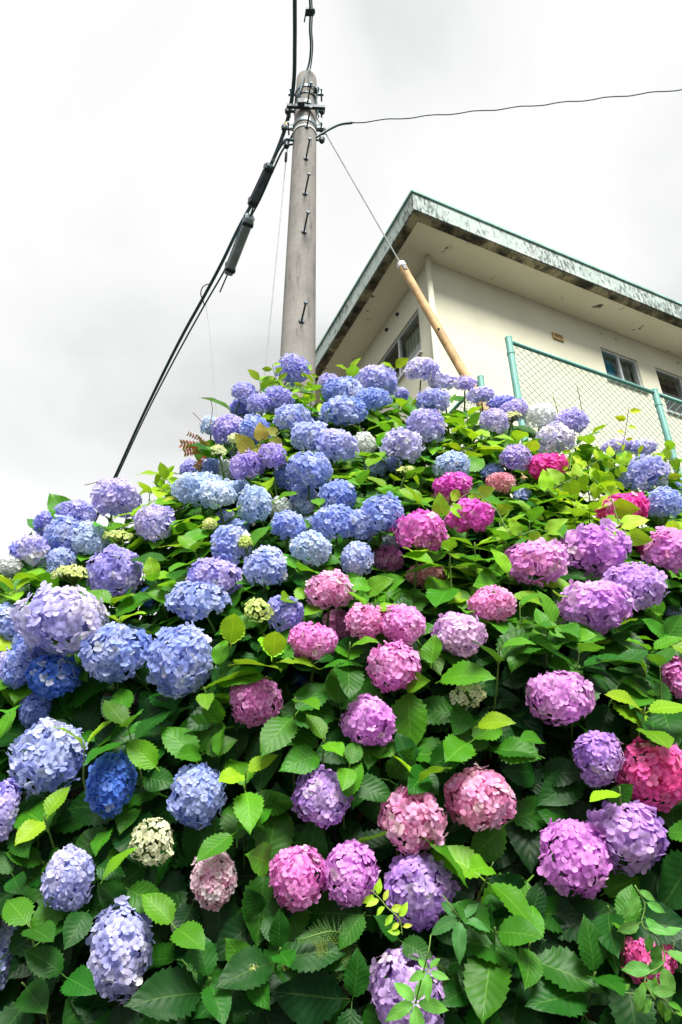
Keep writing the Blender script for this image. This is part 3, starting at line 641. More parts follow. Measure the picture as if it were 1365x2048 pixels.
# ---- shrubs
shrub = {}
for k, lab in SHRUBS.items():
    cs = HC[[i for i in range(len(heads)) if HS[i] == k]]; X = float(cs[:, 0].mean()); zl = float(cs[:, 2].min())
    Zb = max(0.0, min(zl - 1.0, float(crest_h(X)) - .3)); Yb = 2.45 + .75 * max(0.0, Zb / float(crest_h(X))) ** (1 / .75)
    shrub[k] = thing('hydrangea_shrub', lab, 'hydrangea', (X, Yb, bank_h(np.array(X), np.array(Yb))), 'hydrangea shrubs massed on the bank')

# ---- floret templates (four rounded petals and a button)
def floret_template(seed, bud=False):
    r = np.random.default_rng(seed); v, f, c = [], [], []
    for k in range(4):
        a = math.pi / 2 * k + r.normal(0, .09); s = (.92 + .16 * r.random()); lift = r.normal(.20, .12); tw = r.normal(0, .2); cup = r.normal(-.16, .12); pb = r.normal(1, .05)
        pv = [(0, .05, 0, .6), (-.42, .34, .05, .86), (0, .45, -.02, .9), (.42, .34, .05, .86), (-.52, .70, .0, 1.0), (0, .78, -.01, 1.0), (.52, .70, .0, 1.0), (-.25, .98, -.02, 1.06), (.25, .98, -.02, 1.06)]
        o = len(v)
        for (x, y, z, sh) in pv:
            z = z + lift * y + cup * (x * x * 2.2 + y * y * .5) + tw * x * y + (r.normal(0, .02))
            x, y = x * s, y * s; v.append((x * math.cos(a) - y * math.sin(a), x * math.sin(a) + y * math.cos(a), z + .012 * k)); c.append(sh * pb)
        f += [(o, o + 3, o + 2), (o, o + 2, o + 1), (o + 1, o + 2, o + 5, o + 4), (o + 2, o + 3, o + 6, o + 5), (o + 4, o + 5, o + 8, o + 7), (o + 5, o + 6, o + 8)]
    o = len(v)
    for k in range(5): a = 2 * math.pi * k / 5; v.append((.11 * math.cos(a), .11 * math.sin(a), .03)); c.append(.62)
    v.append((0, 0, .15)); c.append(.95)
    f += [(o + k, o + (k + 1) % 5, o + 5) for k in range(5)]
    return np.array(v), f, np.array(c)
FT = [floret_template(s) for s in range(8)]
def set_tint(me, cols):
    at = me.attributes.new('tint', 'FLOAT_COLOR', 'POINT'); rgba = np.ones((len(cols), 4), np.float32); rgba[:, :3] = cols; at.data.foreach_set('color', rgba.ravel())
def raw_mesh(name, v, loops, starts, totals, mat, smooth=True):
    me = bpy.data.meshes.new(name); me.vertices.add(len(v)); me.vertices.foreach_set('co', np.asarray(v, np.float32).ravel())
    me.loops.add(len(loops)); me.loops.foreach_set('vertex_index', np.asarray(loops, np.int32))
    me.polygons.add(len(starts)); me.polygons.foreach_set('loop_start', np.asarray(starts, np.int32)); me.polygons.foreach_set('loop_total', np.asarray(totals, np.int32))
    me.polygons.foreach_set('use_smooth', np.full(len(starts), smooth)); me.materials.append(mat); me.update(calc_edges=True); return me
def flat_faces(fs):
    lo = np.array([i for q in fs for i in q], np.int32); to = np.array([len(q) for q in fs], np.int32); return lo, to
def join_parts(name, items, mat, smooth=True, uv=False):
    """items: list of (verts, loops, totals, colours[, uvs per vertex])"""
    V, L, T, C, U = [], [], [], [], []; o = 0
    for it in items:
        V.append(it[0]); L.append(it[1] + o); T.append(it[2]); C.append(it[3]); o += len(it[0])
        if uv: U.append(it[4])
    V = np.concatenate(V); L = np.concatenate(L); T = np.concatenate(T); C = np.concatenate(C); S = np.concatenate([[0], np.cumsum(T)[:-1]])
    me = raw_mesh(name, V, L, S, T, mat, smooth); set_tint(me, C)
    if uv:
        U = np.concatenate(U); ul = me.uv_layers.new(name='UVMap'); ul.data.foreach_set('uv', U[L].astype(np.float32).ravel())
    return me
FTF = [(t[0], *flat_faces(t[1]), t[2]) for t in FT]
single_floret = []
for t in FTF:
    S = np.concatenate([[0], np.cumsum(t[2])[:-1]]); me = raw_mesh('floret', t[0], t[1], S, t[2], M['petal']); set_tint(me, np.repeat(t[3][:, None], 3, 1)); single_floret.append(me)

def link(name, me, parent, mw):
    o = bpy.data.objects.new(name, me); COL.objects.link(o); o.parent = parent
    m = mw.copy(); m.translation = mw.translation - wpos(parent); o.matrix_basis = m; return o
def frame(x, y, z, p, s=1.0):
    return Matrix(((x[0] * s, y[0] * s, z[0] * s, p[0]), (x[1] * s, y[1] * s, z[1] * s, p[1]), (x[2] * s, y[2] * s, z[2] * s, p[2]), (0, 0, 0, 1)))

# which heads have their florets as single objects: the largest, up to 300 florets for one shrub
budget = {k: 300 for k in SHRUBS}; order = sorted(range(len(heads)), key=lambda i: -heads[i]['rx'] * heads[i]['ry'])
def floret_plan(h):
    R = h['R']; E = h['E']; fr = .0160 * min(max(R / .085, .72), 1.12)
    if h['young']: fr = .0105
    if h['col'] in ('salmon', 'pinkw', 'white', 'grey'): fr *= .85
    if h['col'] in ('violet', 'vpink', 'violetd', 'mag', 'mag2', 'lilacp'): fr *= 1.18
    amax = max(np.linalg.norm(E[:, k]) for k in range(3)); cov = 1.75 if not h['young'] else 1.15
    N = int(4 * R * R * cov / (fr * fr)); N = min(max(N, 50), 230)
    i = np.arange(N) + .5; phi = np.arccos(1 - 2 * i / N); th = math.pi * (1 + 5 ** .5) * i + RNG.random() * 6
    u = np.stack([np.cos(th) * np.sin(phi), np.sin(th) * np.sin(phi), np.cos(phi)], 1)
    q = Quaternion(RNG.normal(0, 1, 4)); q.normalize(); u = u @ np.array(q.to_matrix()).T
    u += RNG.normal(0, .035, u.shape); u /= np.linalg.norm(u, axis=1)[:, None]
    Ei = np.linalg.inv(E); P = u @ E.T; Nn = u @ Ei; Nn /= np.linalg.norm(Nn, axis=1)[:, None]
    keep = (P / R) @ h['axis'] > (-.62 if not h['young'] else -.15)
    if h['col'] == 'green' and h['rx'] > h['ry'] * 1.3: keep &= (P @ UZ) > -h['R'] * .2
    P, Nn = P[keep], Nn[keep]
    # soft lumps: a head is never a perfect ball
    ph = RNG.random(3) * 6; lump = .06 * (np.sin(P @ np.array([62, 18, 31.]) + ph[0]) + np.sin(P @ np.array([-21, 55, 40.]) + ph[1]))
    P = P * (1 + lump + RNG.normal(0, .042, len(P)))[:, None]
    Nn = Nn + RNG.normal(0, .34, Nn.shape); Nn /= np.linalg.norm(Nn, axis=1)[:, None]
    a, b, sh = PAL[h['col']]; a, b = np.array(a), np.array(b)
    ph2 = RNG.random(3) * 6; grad = .5 + .5 * np.sin(P @ (RNG.normal(0, 1, 3) * 14) + ph2[0])
    w = np.clip(sh * (grad * 1.1) + RNG.normal(0, .30, len(P)), 0, 1)
    C = a * (1 - w[:, None]) + b * w[:, None]
    g2 = np.clip((np.sin(P @ (RNG.normal(0, 1, 3) * 16) + ph2[1]) - .1) * .55 + RNG.normal(0, .16, len(P)), 0, .6)[:, None] * (0 if h['col'] in ('mag', 'deep') else .35 if h['col'] in ('pink', 'hot', 'hotp', 'pinkm', 'mag2', 'salmon', 'mauve') else .8); C = C * (1 - g2) + (C * .45 + .5) * g2; C = C * RNG.normal(1, .11, (len(P), 1)); C = C * (np.clip(.92 / C.max(1, keepdims=True), 1, 1.6) ** .75); C = C * .94 + .06 * np.array([.9, .9, .9]) * (h['col'] not in ('mag', 'mag2', 'deep', 'hot')) + .06 * C * (h['col'] in ('mag', 'mag2', 'deep', 'hot'))
    if h['col'] not in ('green', 'cream', 'white'):
        fresh = RNG.random(len(P)) < .03; C[fresh] = C[fresh] * .4 + np.array([.85, .85, .72]) * .6
    return P, Nn, np.clip(C, 0, .95), fr * RNG.normal(1, .11, len(P))
stem_tips = []
for i in order:
    h = heads[i]; P, Nn, C, S = floret_plan(h); sh = shrub[h['sh']]; c = h['c']
    single = (len(P) <= budget[h['sh']]) and h['rx'] * h['ry'] > 1600 and 0 < h['x'] < 1365
    eye = {'violet': (.35, .30, .9), 'purple': (.4, .4, .95), 'mauve': (.55, .5, 1.0)}.get(h['col'])
    base = c - h['axis'] * h['R'] * .75
    # core with its spread of stalks and the stem that carries it
    mb = MB(); mb.ellipsoid((0, 0, 0), h['E'][:, 0] * .66, h['E'][:, 1] * .66, h['E'][:, 2] * .66, 12, 8); ncore = len(mb.v)
    if h['young']:
        mb = MB(); ncore = 0
        for q in P[::2]: mb.tube([-h['axis'] * h['R'] * .7, q * .5 - h['axis'] * h['R'] * .15, q * .97], [.0022, .0016, .0012], 4)
    lo, to = flat_faces(mb.f); cv = np.array(mb.v); cc = np.repeat(np.array([[.20, .26, .07]]) if h['young'] else (np.array(PAL[h['col']][0]) * .7 + np.array([.03, .05, .02]))[None], len(cv), 0)
    items = [(cv, lo, to, cc)]
    mats = []
    for k in range(len(P)):
        n = Nn[k]; r = RNG.normal(0, 1, 3); x = unit(np.cross(n, r)); y = np.cross(n, x); mats.append((x, y, n))
    if not single:
        for k in range(len(P)):
            t = FTF[RNG.integers(8)]; x, y, n = mats[k]
            v = (t[0] @ np.stack([x, y, n])) * S[k] + P[k]; col = C[k][None] * t[3][:, None]
            if eye: col[36:41] = np.array(eye) * .6
            elif h['col'] == 'green' or h['col'] == 'cream': pass
            items.append((v, t[1], t[2], np.clip(col, 0, .95)))
    me = join_parts('flower_head', items, M['petal'])
    ho = link('flower_head', me, sh, Matrix.Translation(Vector(c)))
    LBL = dict(green='unopened green-yellow flower head', cream='cream half-open flower head', white='whitish flower head', salmon='salmon-pink half-open flower head', grey='dull grey-blue flower head', pinkw='pale pink flower head with white florets')
    if h['col'] in LBL: ho['label'] = LBL[h['col']]
    if single:
        budget[h['sh']] -= len(P)
        for k in range(len(P)):
            x, y, n = mats[k]; fo = link('floret', single_floret[RNG.integers(8)], ho, frame(x, y, n, c + P[k], S[k])); fo.color = (*C[k], 1)
    # stem into the shrub
    back = c - h['axis'] * (h['R'] + .10); deep = np.array([back[0] + RNG.normal(0, .05), max(face_y(back[0], back[2]) + .22, back[1] + .12), back[2] - .16])
    mb = MB(); mb.tube(catmull([base, base - h['axis'] * .06, back, deep], 4), [.0042] * 5 + [.005] * 8, 6)
    mb.build('stem', M['stem'], ho, smooth=True, origin=c)

# ---- leaves
WPROF = ([0, .05, .12, .25, .42, .58, .72, .84, .92, .97, 1.0], [.02, .30, .62, .91, 1.0, .93, .73, .45, .22, .08, .0])
def leaf_template(seed, rows=20, wid=.335, teeth=.045, heart=False):
    r = np.random.default_rng(seed); droop = r.uniform(.06, .30); fold = r.uniform(.10, .34); wav = r.uniform(.012, .03); ph = r.random() * 6; bend = r.normal(0, .07); wid *= r.uniform(.92, 1.1); roll = r.normal(0, .12)
    v, f, uvs = [], [], []; us = (-1, -.55, 0, .55, 1)
    for i in range(rows + 1):
        t = i / rows
        if heart: w = wid * (math.sin(min(1, t * 2.6 + .25) * math.pi / 2) if t < .29 else max(0, 1 - ((t - .29) / .71) ** 1.6))
        else: w = wid * float(np.interp(t, *WPROF))
        for u in us:
            ww = w * (1 + (teeth / wid * (.5 if i % 2 else -.5) if abs(u) == 1 and 0 < i < rows else 0))
            x = u * ww + bend * t * t; y = t - (.06 * abs(u) * (1 if (i % 2) else 0) if abs(u) == 1 and 0 < i < rows else 0) * .5
            if heart: y -= .16 * abs(u) * (1 - t) ** 2
            z = fold * abs(u) * ww - droop * t * t + wav * math.sin(t * 13 + ph + (2 if u > 0 else 0)) * abs(u) + roll * u * ww * t
            v.append((x, y, z)); uvs.append((.5 + .5 * u, t))
    for i in range(rows):
        for k in range(4): a = i * 5 + k; f.append((a, a + 1, a + 6, a + 5))
    # petiole
    o = len(v)
    for (y, z) in ((-.14, -.02), (.03, 0)):
        for (x, zz) in ((-.014, 0), (.014, 0), (0, -.024)): v.append((x, y, z + zz)); uvs.append((.5, .02))
    f += [(o, o + 1, o + 4, o + 3), (o + 1, o + 2, o + 5, o + 4), (o + 2, o, o + 3, o + 5)]
    lo, to = flat_faces(f); return np.array(v), lo, to, np.array(uvs)
NLV = 10
LT_HI = [leaf_template(100 + s, 20) for s in range(NLV)]; LT_LO = [leaf_template(100 + s, 8, teeth=.02) for s in range(NLV)]
def tmpl_mesh(name, t, mat):
    S = np.concatenate([[0], np.cumsum(t[2])[:-1]]); me = raw_mesh(name, t[0], t[1], S, t[2], mat); set_tint(me, np.ones((len(t[0]), 3)))
    ul = me.uv_layers.new(name='UVMap'); ul.data.foreach_set('uv', t[3][t[1]].astype(np.float32).ravel()); return me
LEAF_ME = [tmpl_mesh('leaf', t, M['leaf']) for t in LT_HI]
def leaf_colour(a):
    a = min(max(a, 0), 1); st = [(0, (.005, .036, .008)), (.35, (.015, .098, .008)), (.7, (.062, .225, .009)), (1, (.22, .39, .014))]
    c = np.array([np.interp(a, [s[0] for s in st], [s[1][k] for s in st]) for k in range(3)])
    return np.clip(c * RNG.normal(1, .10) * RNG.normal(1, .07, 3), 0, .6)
leaves = []   # dict(mat 3x3 rows x,y,z; p; L; v; col; sh; keep)
def nearest_shrub(p):
    x, y, D = proj(p); k = int(np.argmin((HX - x) ** 2 + (HY - y) ** 2 + 0)); return HS[k]
def blocked(pts, tol=.80):
    px, py, D = proj(pts)
    for i in range(len(pts)):
        dx = (px[i] - HX) / HRX; dy = (py[i] - HY) / HRY
        inside = dx * dx + dy * dy < tol * tol
        if np.any(inside & (D[i] < HD + HR * .25)): return True
        if np.any(np.sum((HC - pts[i]) ** 2, 1) < (HR * .92) ** 2): return True
    return False
def add_leaf(p, d, n, L, age_shade, sh=None, force=False):
    d = unit(d); n = unit(n - d * (n @ d)); x = np.cross(d, n)
    pts = np.array([p + d * L * .3, p + d * L * .62, p + d * L * .95, p + d * L * .5 + x * L * .27, p + d * L * .5 - x * L * .27])
    if not force and blocked(pts): return False
    # keep out of the bank
    leaves.append(dict(x=x, y=d, z=n, p=np.array(p), L=L, v=int(RNG.integers(NLV)), col=leaf_colour(age_shade), sh=sh or nearest_shrub(p)))
    return True
SHOOT_STEMS = []
def shoot(tip, axis, pairs, size, age_shade, sh=None, force=False, az=None, open_=1.0, stem=True):
    az = RNG.random() * 6.28 if az is None else az
    ref = unit(np.cross(axis, [.3, .2, .9])); ref2 = np.cross(axis, ref); got = 0
    for k in range(pairs):
        node = tip - axis * (.008 + .036 * k + .012 * k * k); a = az + k * math.pi / 2 + RNG.normal(0, .18)
        el = rad([48, 24, 4, -12, -20][min(k, 4)]) / open_ + RNG.normal(0, .16); sz = size * [.62, .92, 1.05, 1.05, .95][min(k, 4)] * RNG.uniform(.85, 1.12)
        for s in (0, 1):
            aa = a + s * math.pi; e_ = ref * math.cos(aa) + ref2 * math.sin(aa)
            d = e_ * math.cos(el) + axis * math.sin(el) - UZ * (.10 + .14 * k * .5); n = axis * math.cos(el) - e_ * math.sin(el) + RNG.normal(0, .14, 3)
            got += add_leaf(node + unit(d) * sz * .13, d, n, sz, age_shade - .16 * k + RNG.normal(0, .07), sh, force)
    if stem and got >= pairs * 2 - 1: SHOOT_STEMS.append((tip, axis, sh or nearest_shrub(tip), pairs))
    return got
# leaves under every flower head
for h in heads:
    b = h['c'] - h['axis'] * (h['R'] * .9); hi = np.clip((1500 - h['y']) / 900, 0, 1)
    if h['young']: b = h['c'] - h['axis'] * (h['R'] * 1.1)
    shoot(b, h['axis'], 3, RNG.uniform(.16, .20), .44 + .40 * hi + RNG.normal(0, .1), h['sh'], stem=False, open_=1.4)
# leafy shoots that stand out in the photograph: x, y, leaf length m, age (1 = yellow-green), pairs, tilt to the viewer
KEY = '''318 1538 .135 .72 4 .9|545 1315 .13 .95 3 .25|462 1290 .13 .92 3 .2|412 1010 .13 .88 4 .25|870 832 .11 .70 3 .5|1068 985 .12 .80 4 .25|1060 1040 .11 .6 3 .3|835 1560 .115 .86 3 .3|492 1545 .10 .80 3 .6|1070 1690 .125 .82 3 .7
985 1730 .12 .72 2 .7|470 1660 .12 .50 3 .7|690 1600 .12 .5 2 .7|255 1450 .13 .45 2 .6|350 1850 .115 .55 3 .7|170 1490 .12 .92 1 .5|90 1635 .12 .85 2 .6|200 1760 .12 .7 2 .6|1180 870 .12 .93 3 .2|1150 905 .11 .9 3 .2
935 830 .10 .95 2 .4|650 1480 .11 .62 2 .7|700 1530 .10 .55 2 .7|590 1400 .13 .55 2 .6|950 1450 .12 .72 3 .6|1090 1480 .12 .55 2 .7|1290 1420 .13 .88 2 .5|1240 1580 .13 .92 1 .5|1330 1660 .14 .5 2 .7|1060 1890 .12 .45 3 .7
990 1860 .12 .4 3 .7|1190 1950 .12 .25 3 .6|60 1850 .12 .45 2 .6|130 1950 .13 .3 2 .6|420 1960 .14 .2 3 .7|560 1900 .12 .25 2 .6|30 1180 .11 .85 3 .3|90 1165 .11 .8 3 .3|330 960 .09 .97 3 .2|300 985 .09 .95 2 .2
790 735 .10 .95 2 .3|560 760 .08 .95 2 .3|628 765 .08 .92 3 .3|700 740 .09 .92 2 .2|720 970 .11 .55 3 .5|770 985 .12 .72 3 .5|640 1010 .10 .6 2 .4|390 1100 .12 .6 3 .5|330 1090 .11 .55 3 .5|520 760 .08 .9 2 .3
900 1100 .11 .75 3 .5|950 1090 .11 .7 3 .5|1010 1080 .11 .6 3 .5|1095 1260 .11 .5 2 .6|1000 1290 .12 .45 2 .6|700 1290 .11 .7 2 .6|860 1330 .12 .62 2 .6|1240 1330 .12 .35 3 .6|1160 1300 .12 .4 2 .6|640 1300 .10 .7 2 .5
1200 965 .09 .98 3 .3|1310 935 .09 .97 3 .3|1345 1065 .10 .95 2 .4|1150 1010 .09 1 3 .3|1000 1050 .09 .9 3 .3|1250 960 .09 .95 3 .3|1340 900 .08 .95 3 .3|1180 1020 .09 .95 2 .4|225 1035 .10 .8 3 .4|195 1045 .10 .75 3 .4|262 1035 .10 .8 3 .4|285 1020 .09 .85 3 .4|100 1090 .09 .8 3 .4|20 1160 .10 .85 3 .4|240 1240 .11 .85 2 .4|310 1160 .12 .7 3 .5|350 1170 .11 .72 3 .5|1320 1330 .12 .4 3 .5|1270 1100 .10 .4 2 .5|1040 1210 .11 .65 2 .5|430 1330 .11 .6 2 .6|410 1380 .11 .7 1 .7|20 1420 .12 .4 3 .6|1250 1850 .11 .5 3 .6'''
for it in KEY.replace('\n', '|').split('|'):
    x, y, L, ag, pr, ti = map(float, it.split()); D = face_hit(x, y) - .03; tip = at_D(x, y, D); n = face_n(tip[0], tip[2]); ax = unit(n * ti + UZ * (1 - ti * .75) + RNG.normal(0, .1, 3))
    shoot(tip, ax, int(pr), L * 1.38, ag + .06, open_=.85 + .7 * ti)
# fill the whole face, then deeper layers of older leaves, with shade painted in
def fill(step, off, size, age_shade, pairs, x0=-2.3, x1=2.6, zlo=.35, thin=1.0):
    for X in np.arange(x0, x1, step):
        zt = crest_z(X) - .06
        for Z in np.arange(zlo, zt, step):
            x = X + RNG.uniform(-.5, .5) * step; z = min(Z + RNG.uniform(-.5, .5) * step, float(crest_z(x)) - .04)
            if RNG.random() > (thin if z < 2.3 else 1.0): continue
            px, py, D = proj(np.array([x, face_y(x, z), z]))
            if py > 2350: continue
            n = face_n(x, z); o = off + RNG.uniform(-.03, .06); p = np.array([x, face_y(x, z), z]) - n * o
            tz = np.clip((z - 2.0) / 1.5, 0, 1); ax = unit(n * (1.0 - .3 * tz) + UZ * (.22 + .4 * tz) + RNG.normal(0, .22, 3))
            t = np.clip((z - 1.55) / 1.45, 0, 1)  # younger leaves higher up; lower ones darker, with shade painted into their colour
            shoot(p, ax, pairs, size * RNG.uniform(.8, 1.15), age_shade[0] * (1 - t) + age_shade[1] * t + RNG.normal(0, .13), open_=1.5, stem=RNG.random() < .25)
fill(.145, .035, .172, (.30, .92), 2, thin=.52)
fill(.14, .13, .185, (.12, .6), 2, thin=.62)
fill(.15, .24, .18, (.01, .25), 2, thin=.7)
# thicker shade just under the crest
for X in np.arange(-1.9, 2.3, .13):
    for dz in np.arange(.1, .95, .13):
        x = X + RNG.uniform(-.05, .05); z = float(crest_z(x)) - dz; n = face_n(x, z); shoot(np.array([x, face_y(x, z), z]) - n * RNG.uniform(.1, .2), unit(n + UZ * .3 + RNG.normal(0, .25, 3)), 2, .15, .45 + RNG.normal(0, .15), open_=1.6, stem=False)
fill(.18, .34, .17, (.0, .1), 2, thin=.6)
# the back of the crest, so that the mass has depth
for X in np.arange(-2.2, 2.6, .14):
    for b in (.04, .12, .26, .42):
        x = X + RNG.uniform(-.06, .06); z = float(crest_z(x)) - .08 - b * .35 + RNG.uniform(-.05, .03); p = np.array([x, face_y(x, 9) + b, z]); shoot(p, unit(UZ + RNG.normal(0, .3, 3)), 3, .13, .72 + RNG.normal(0, .15), stem=False)

# rank leaves by how much of them shows from the photographer's place
lo_v, lo_f, owner = [], [], []; o = 0
for i, lf in enumerate(leaves):
    t = LT_LO[lf['v']]; v = (t[0][:45:2] if False else t[0][:45]) @ np.stack([lf['x'], lf['y'], lf['z']]) * lf['L'] + lf['p']
    lo_v.append(v); q = t[1][:32 * 4].reshape(-1, 4) + o; lo_f.append(q); owner.append(np.full(len(q), i)); o += len(v)
for h in heads:
    mb = MB(); mb.ellipsoid(h['c'], h['E'][:, 0], h['E'][:, 1], h['E'][:, 2], 8, 6); lo_v.append(np.array(mb.v)); lo_f.append(np.array(mb.f) + o); owner.append(np.full(len(mb.f), -1)); o += len(mb.v)
owner = np.concatenate(owner); bvh = BVHTree.FromPolygons(np.concatenate(lo_v).tolist(), np.concatenate(lo_f).tolist())
seen = np.zeros(len(leaves) + 1, int); eye = Vector(EYE)
for yy in range(700, 2048, 5):
    for xx in range(2, 1365, 5):
        hit = bvh.ray_cast(eye, Vector(ray(xx, yy)), 6.0)
        if hit[2] is not None: seen[owner[hit[2]]] += 1
by = {k: [] for k in SHRUBS}
for i, lf in enumerate(leaves): by[lf['sh']].append(i)
n_single = 0
for k, ids in by.items():
    ids.sort(key=lambda i: -seen[i]); single = [i for i in ids[:300] if seen[i] > 0]; rest = [i for i in ids if i not in set(single)]; n_single += len(single)
    for i in single:
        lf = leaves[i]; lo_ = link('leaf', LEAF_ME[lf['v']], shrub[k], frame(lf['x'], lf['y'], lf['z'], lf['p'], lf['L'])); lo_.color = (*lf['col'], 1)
    if rest:
        b = np.array(wpos(shrub[k])); items = []
        for i in rest:
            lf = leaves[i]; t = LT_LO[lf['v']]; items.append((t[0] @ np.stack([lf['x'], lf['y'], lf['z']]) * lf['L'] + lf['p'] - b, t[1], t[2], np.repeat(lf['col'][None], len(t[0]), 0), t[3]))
        me = join_parts('leaf_mass', items, M['leaf'], uv=True); ro = bpy.data.objects.new('leaf_mass', me); COL.objects.link(ro); ro.parent = shrub[k]; ro['kind'] = 'stuff'
print('leaves', len(leaves), 'single', n_single, 'visible', int((seen[:-1] > 0).sum()), 'heads', len(heads))
# green shoot stems and brown branches, one mesh of stems for each shrub, branches singly
for k in SHRUBS:
    mb = MB()
    for tip, ax, sh, pr in SHOOT_STEMS:
        if sh != k: continue
        e2 = tip - ax * (.05 * pr + .05); e3 = e2 + np.array([RNG.normal(0, .03), .16, -.16]); mb.tube(catmull([tip + ax * .01, tip - ax * .05, e2, e3], 3), [.0022] * 4 + [.003] * 6, 5)
    if mb.v: so = mb.build('shoot_stems', M['stem'], shrub[k], smooth=True, origin=wpos(shrub[k])); so['kind'] = 'stuff'
    hs = [h for h in heads if h['sh'] == k]; b = np.array(wpos(shrub[k]))
    for h in hs[::2][:9]:
        c = h['c']; e_ = np.array([c[0], max(face_y(c[0], c[2]) + .2, c[1] + .14), c[2] - .2]); s = np.array([b[0] + RNG.normal(0, .12), b[1] - .02, max(b[2] - .1, 0)])
        s = np.array([s[0] * .6 + c[0] * .4, min(s[1], 2.75), s[2]]); s[2] = bank_h(s[0], s[1]) - .05
        m_ = (s + e_) / 2 + np.array([RNG.normal(0, .08), -.12, RNG.normal(.05, .08)])
        mb = MB(); mb.tube(catmull([s, m_, e_], 6), np.linspace(.013, .0055, 13), 7); mb.build('branch', M['twig'], shrub[k], smooth=True, origin=b)

# ------------------------------------------------------------------ vines, fern, sprigs and the plant by the house
HEART = [tmpl_mesh('leaf', leaf_template(300 + s, 12, .42, 0.0, True), M['vine']) for s in range(4)]
OVAL = [tmpl_mesh('leaf', leaf_template(320 + s, 10, .25, .02), M['vine']) for s in range(4)]
SLIM = [tmpl_mesh('leaflet', leaf_template(340 + s, 8, .24, .0), M['vine']) for s in range(3)]
def put_leaf(par, me, p, d, n, L, col):
    d = unit(d); n = unit(n - d * (n @ d)); o = link(me.name.split('.')[0], me, par, frame(np.cross(d, n), d, n, p, L)); o.color = (*col, 1); return o
def vine(label, path, kinds, L, col, every=2, var=.12, matk='stem', r=.0018, up=.3, name='climbing_vine'):
    pts = catmull(path, 6); base = pts[0]; t = thing(name, label, 'vine', base)
    mb = MB(); mb.tube(pts, r, 5); mb.build('stem', M[matk], t, smooth=True, origin=base)
    for i in range(1, len(pts) - 1, every):
        tg = unit(pts[i + 1] - pts[i - 1]); fw = unit(EYE - pts[i]); sd = unit(np.cross(tg, fw)) * (1 if (i // every) % 2 else -1)
        d = sd + tg * .4 + np.array([0, 0, -.35]) + RNG.normal(0, .25, 3); n = fw + UZ * up + RNG.normal(0, .3, 3)
        put_leaf(t, kinds[RNG.integers(len(kinds))], pts[i] + unit(d) * L * .15, d, n, L * RNG.uniform(.65, 1.15), np.clip(np.array(col) * RNG.normal(1, var, 1) * RNG.normal(1, .08, 3), 0, .7))
    return t
def face_path(pix, off=.07): return [at_D(x, y, face_hit(x, y) - off) for x, y in pix]
LIME = (.26, .47, .03); GRN = (.09, .28, .025); YEL = (.36, .52, .025)
vine('lime green heart-leaved vine trailing between the magenta heads', face_path([(1090, 985), (1130, 965), (1175, 950), (1215, 985), (1240, 1045), (1260, 1075)]), HEART, .082, LIME, 2)
vine('heart-leaved vine winding across the salmon young flower heads', face_path([(880, 1040), (915, 1000), (950, 985), (985, 1010), (1030, 1070), (1090, 1062), (1110, 1075)]), HEART, .075, (.20, .40, .03), 3)
vine('pale green vine climbing to the foot of the green fence post', face_path([(1190, 965), (1230, 935), (1270, 930), (1310, 925), (1355, 915)], .04), HEART, .065, LIME, 2)
vine('yellow-green vine spreading over the shrub crest below the fence', face_path([(1150, 960), (1180, 930), (1215, 915), (1250, 905), (1300, 915), (1340, 960)], .05), HEART + OVAL, .05, YEL, 2)
vine('upright yellow-green sprig standing before the wire mesh', [at_D(1245, 900, 3.35), at_D(1252, 860, 3.35), at_D(1258, 815, 3.35)], OVAL, .05, YEL, 2)
vine('upright yellow sprig beside the deep magenta flower head', face_path([(1140, 940), (1143, 915), (1147, 890)], .12), OVAL, .055, YEL, 2)
vine('bronze heart-leaved vine on the tall periwinkle shrub', face_path([(500, 905), (512, 893), (530, 880), (552, 872), (560, 865)], .1), HEART, .075, (.25, .25, .05), 5)
vine('thin vine with bright pointed leaves rising by the top flower head', [at_D(560, 770, 3.5), at_D(550, 750, 3.5), at_D(545, 728, 3.5)], OVAL, .05, LIME, 2)
vine('reddish stem with pointed lime leaves in front of the pole foot', face_path([(600, 800), (604, 778), (612, 760), (628, 738)], .04), OVAL, .055, LIME, 2, matk='redtwig')
vine('lime sprig poking above the crest where the cable vanishes', face_path([(355, 1000), (345, 975), (332, 955), (322, 940)], .03), OVAL, .06, LIME, 2)
vine('yellow tendril vine with tiny leaves beside the low purple heads', face_path([(805, 1870), (800, 1840), (775, 1815), (758, 1795), (742, 1780)], .12), OVAL, .032, (.27, .43, .03), 2)
PALM = [tmpl_mesh('leaflet', leaf_template(360 + s, 14, .21, .03), M['vine']) for s in range(4)]
def creeper(label, path, fans, col):
    pts = catmull(path, 6); t = thing('creeper', label, 'creeper', pts[0]); mb = MB(); mb.tube(pts, .0017, 5); mb.build('stem', M['stem'], t, smooth=True, origin=pts[0])
    for (x, y, D, L) in fans:
        p = at_D(x, y, D); fw = unit(unit(EYE - p) + UZ * .45 + RNG.normal(0, .12, 3)); e1 = unit(np.cross(fw, UZ)); e2 = np.cross(e1, fw)
        for k, a_ in enumerate((-2.5, -1.3, 0, 1.3, 2.5)):
            a_ += RNG.normal(0, .12); d = math.sin(a_) * e1 - math.cos(a_) * e2 * (1 if e2[2] > 0 else -1)
            put_leaf(t, PALM[RNG.integers(4)], p + d * .006, d - fw * .1, fw + RNG.normal(0, .15, 3), L * (1 - .13 * abs(k - 2)) * RNG.uniform(.92, 1.08), np.clip(np.array(col) * RNG.normal(1, .12), 0, .6))
D1 = face_hit(838, 1980) - .14; D2 = face_hit(925, 1840) - .05
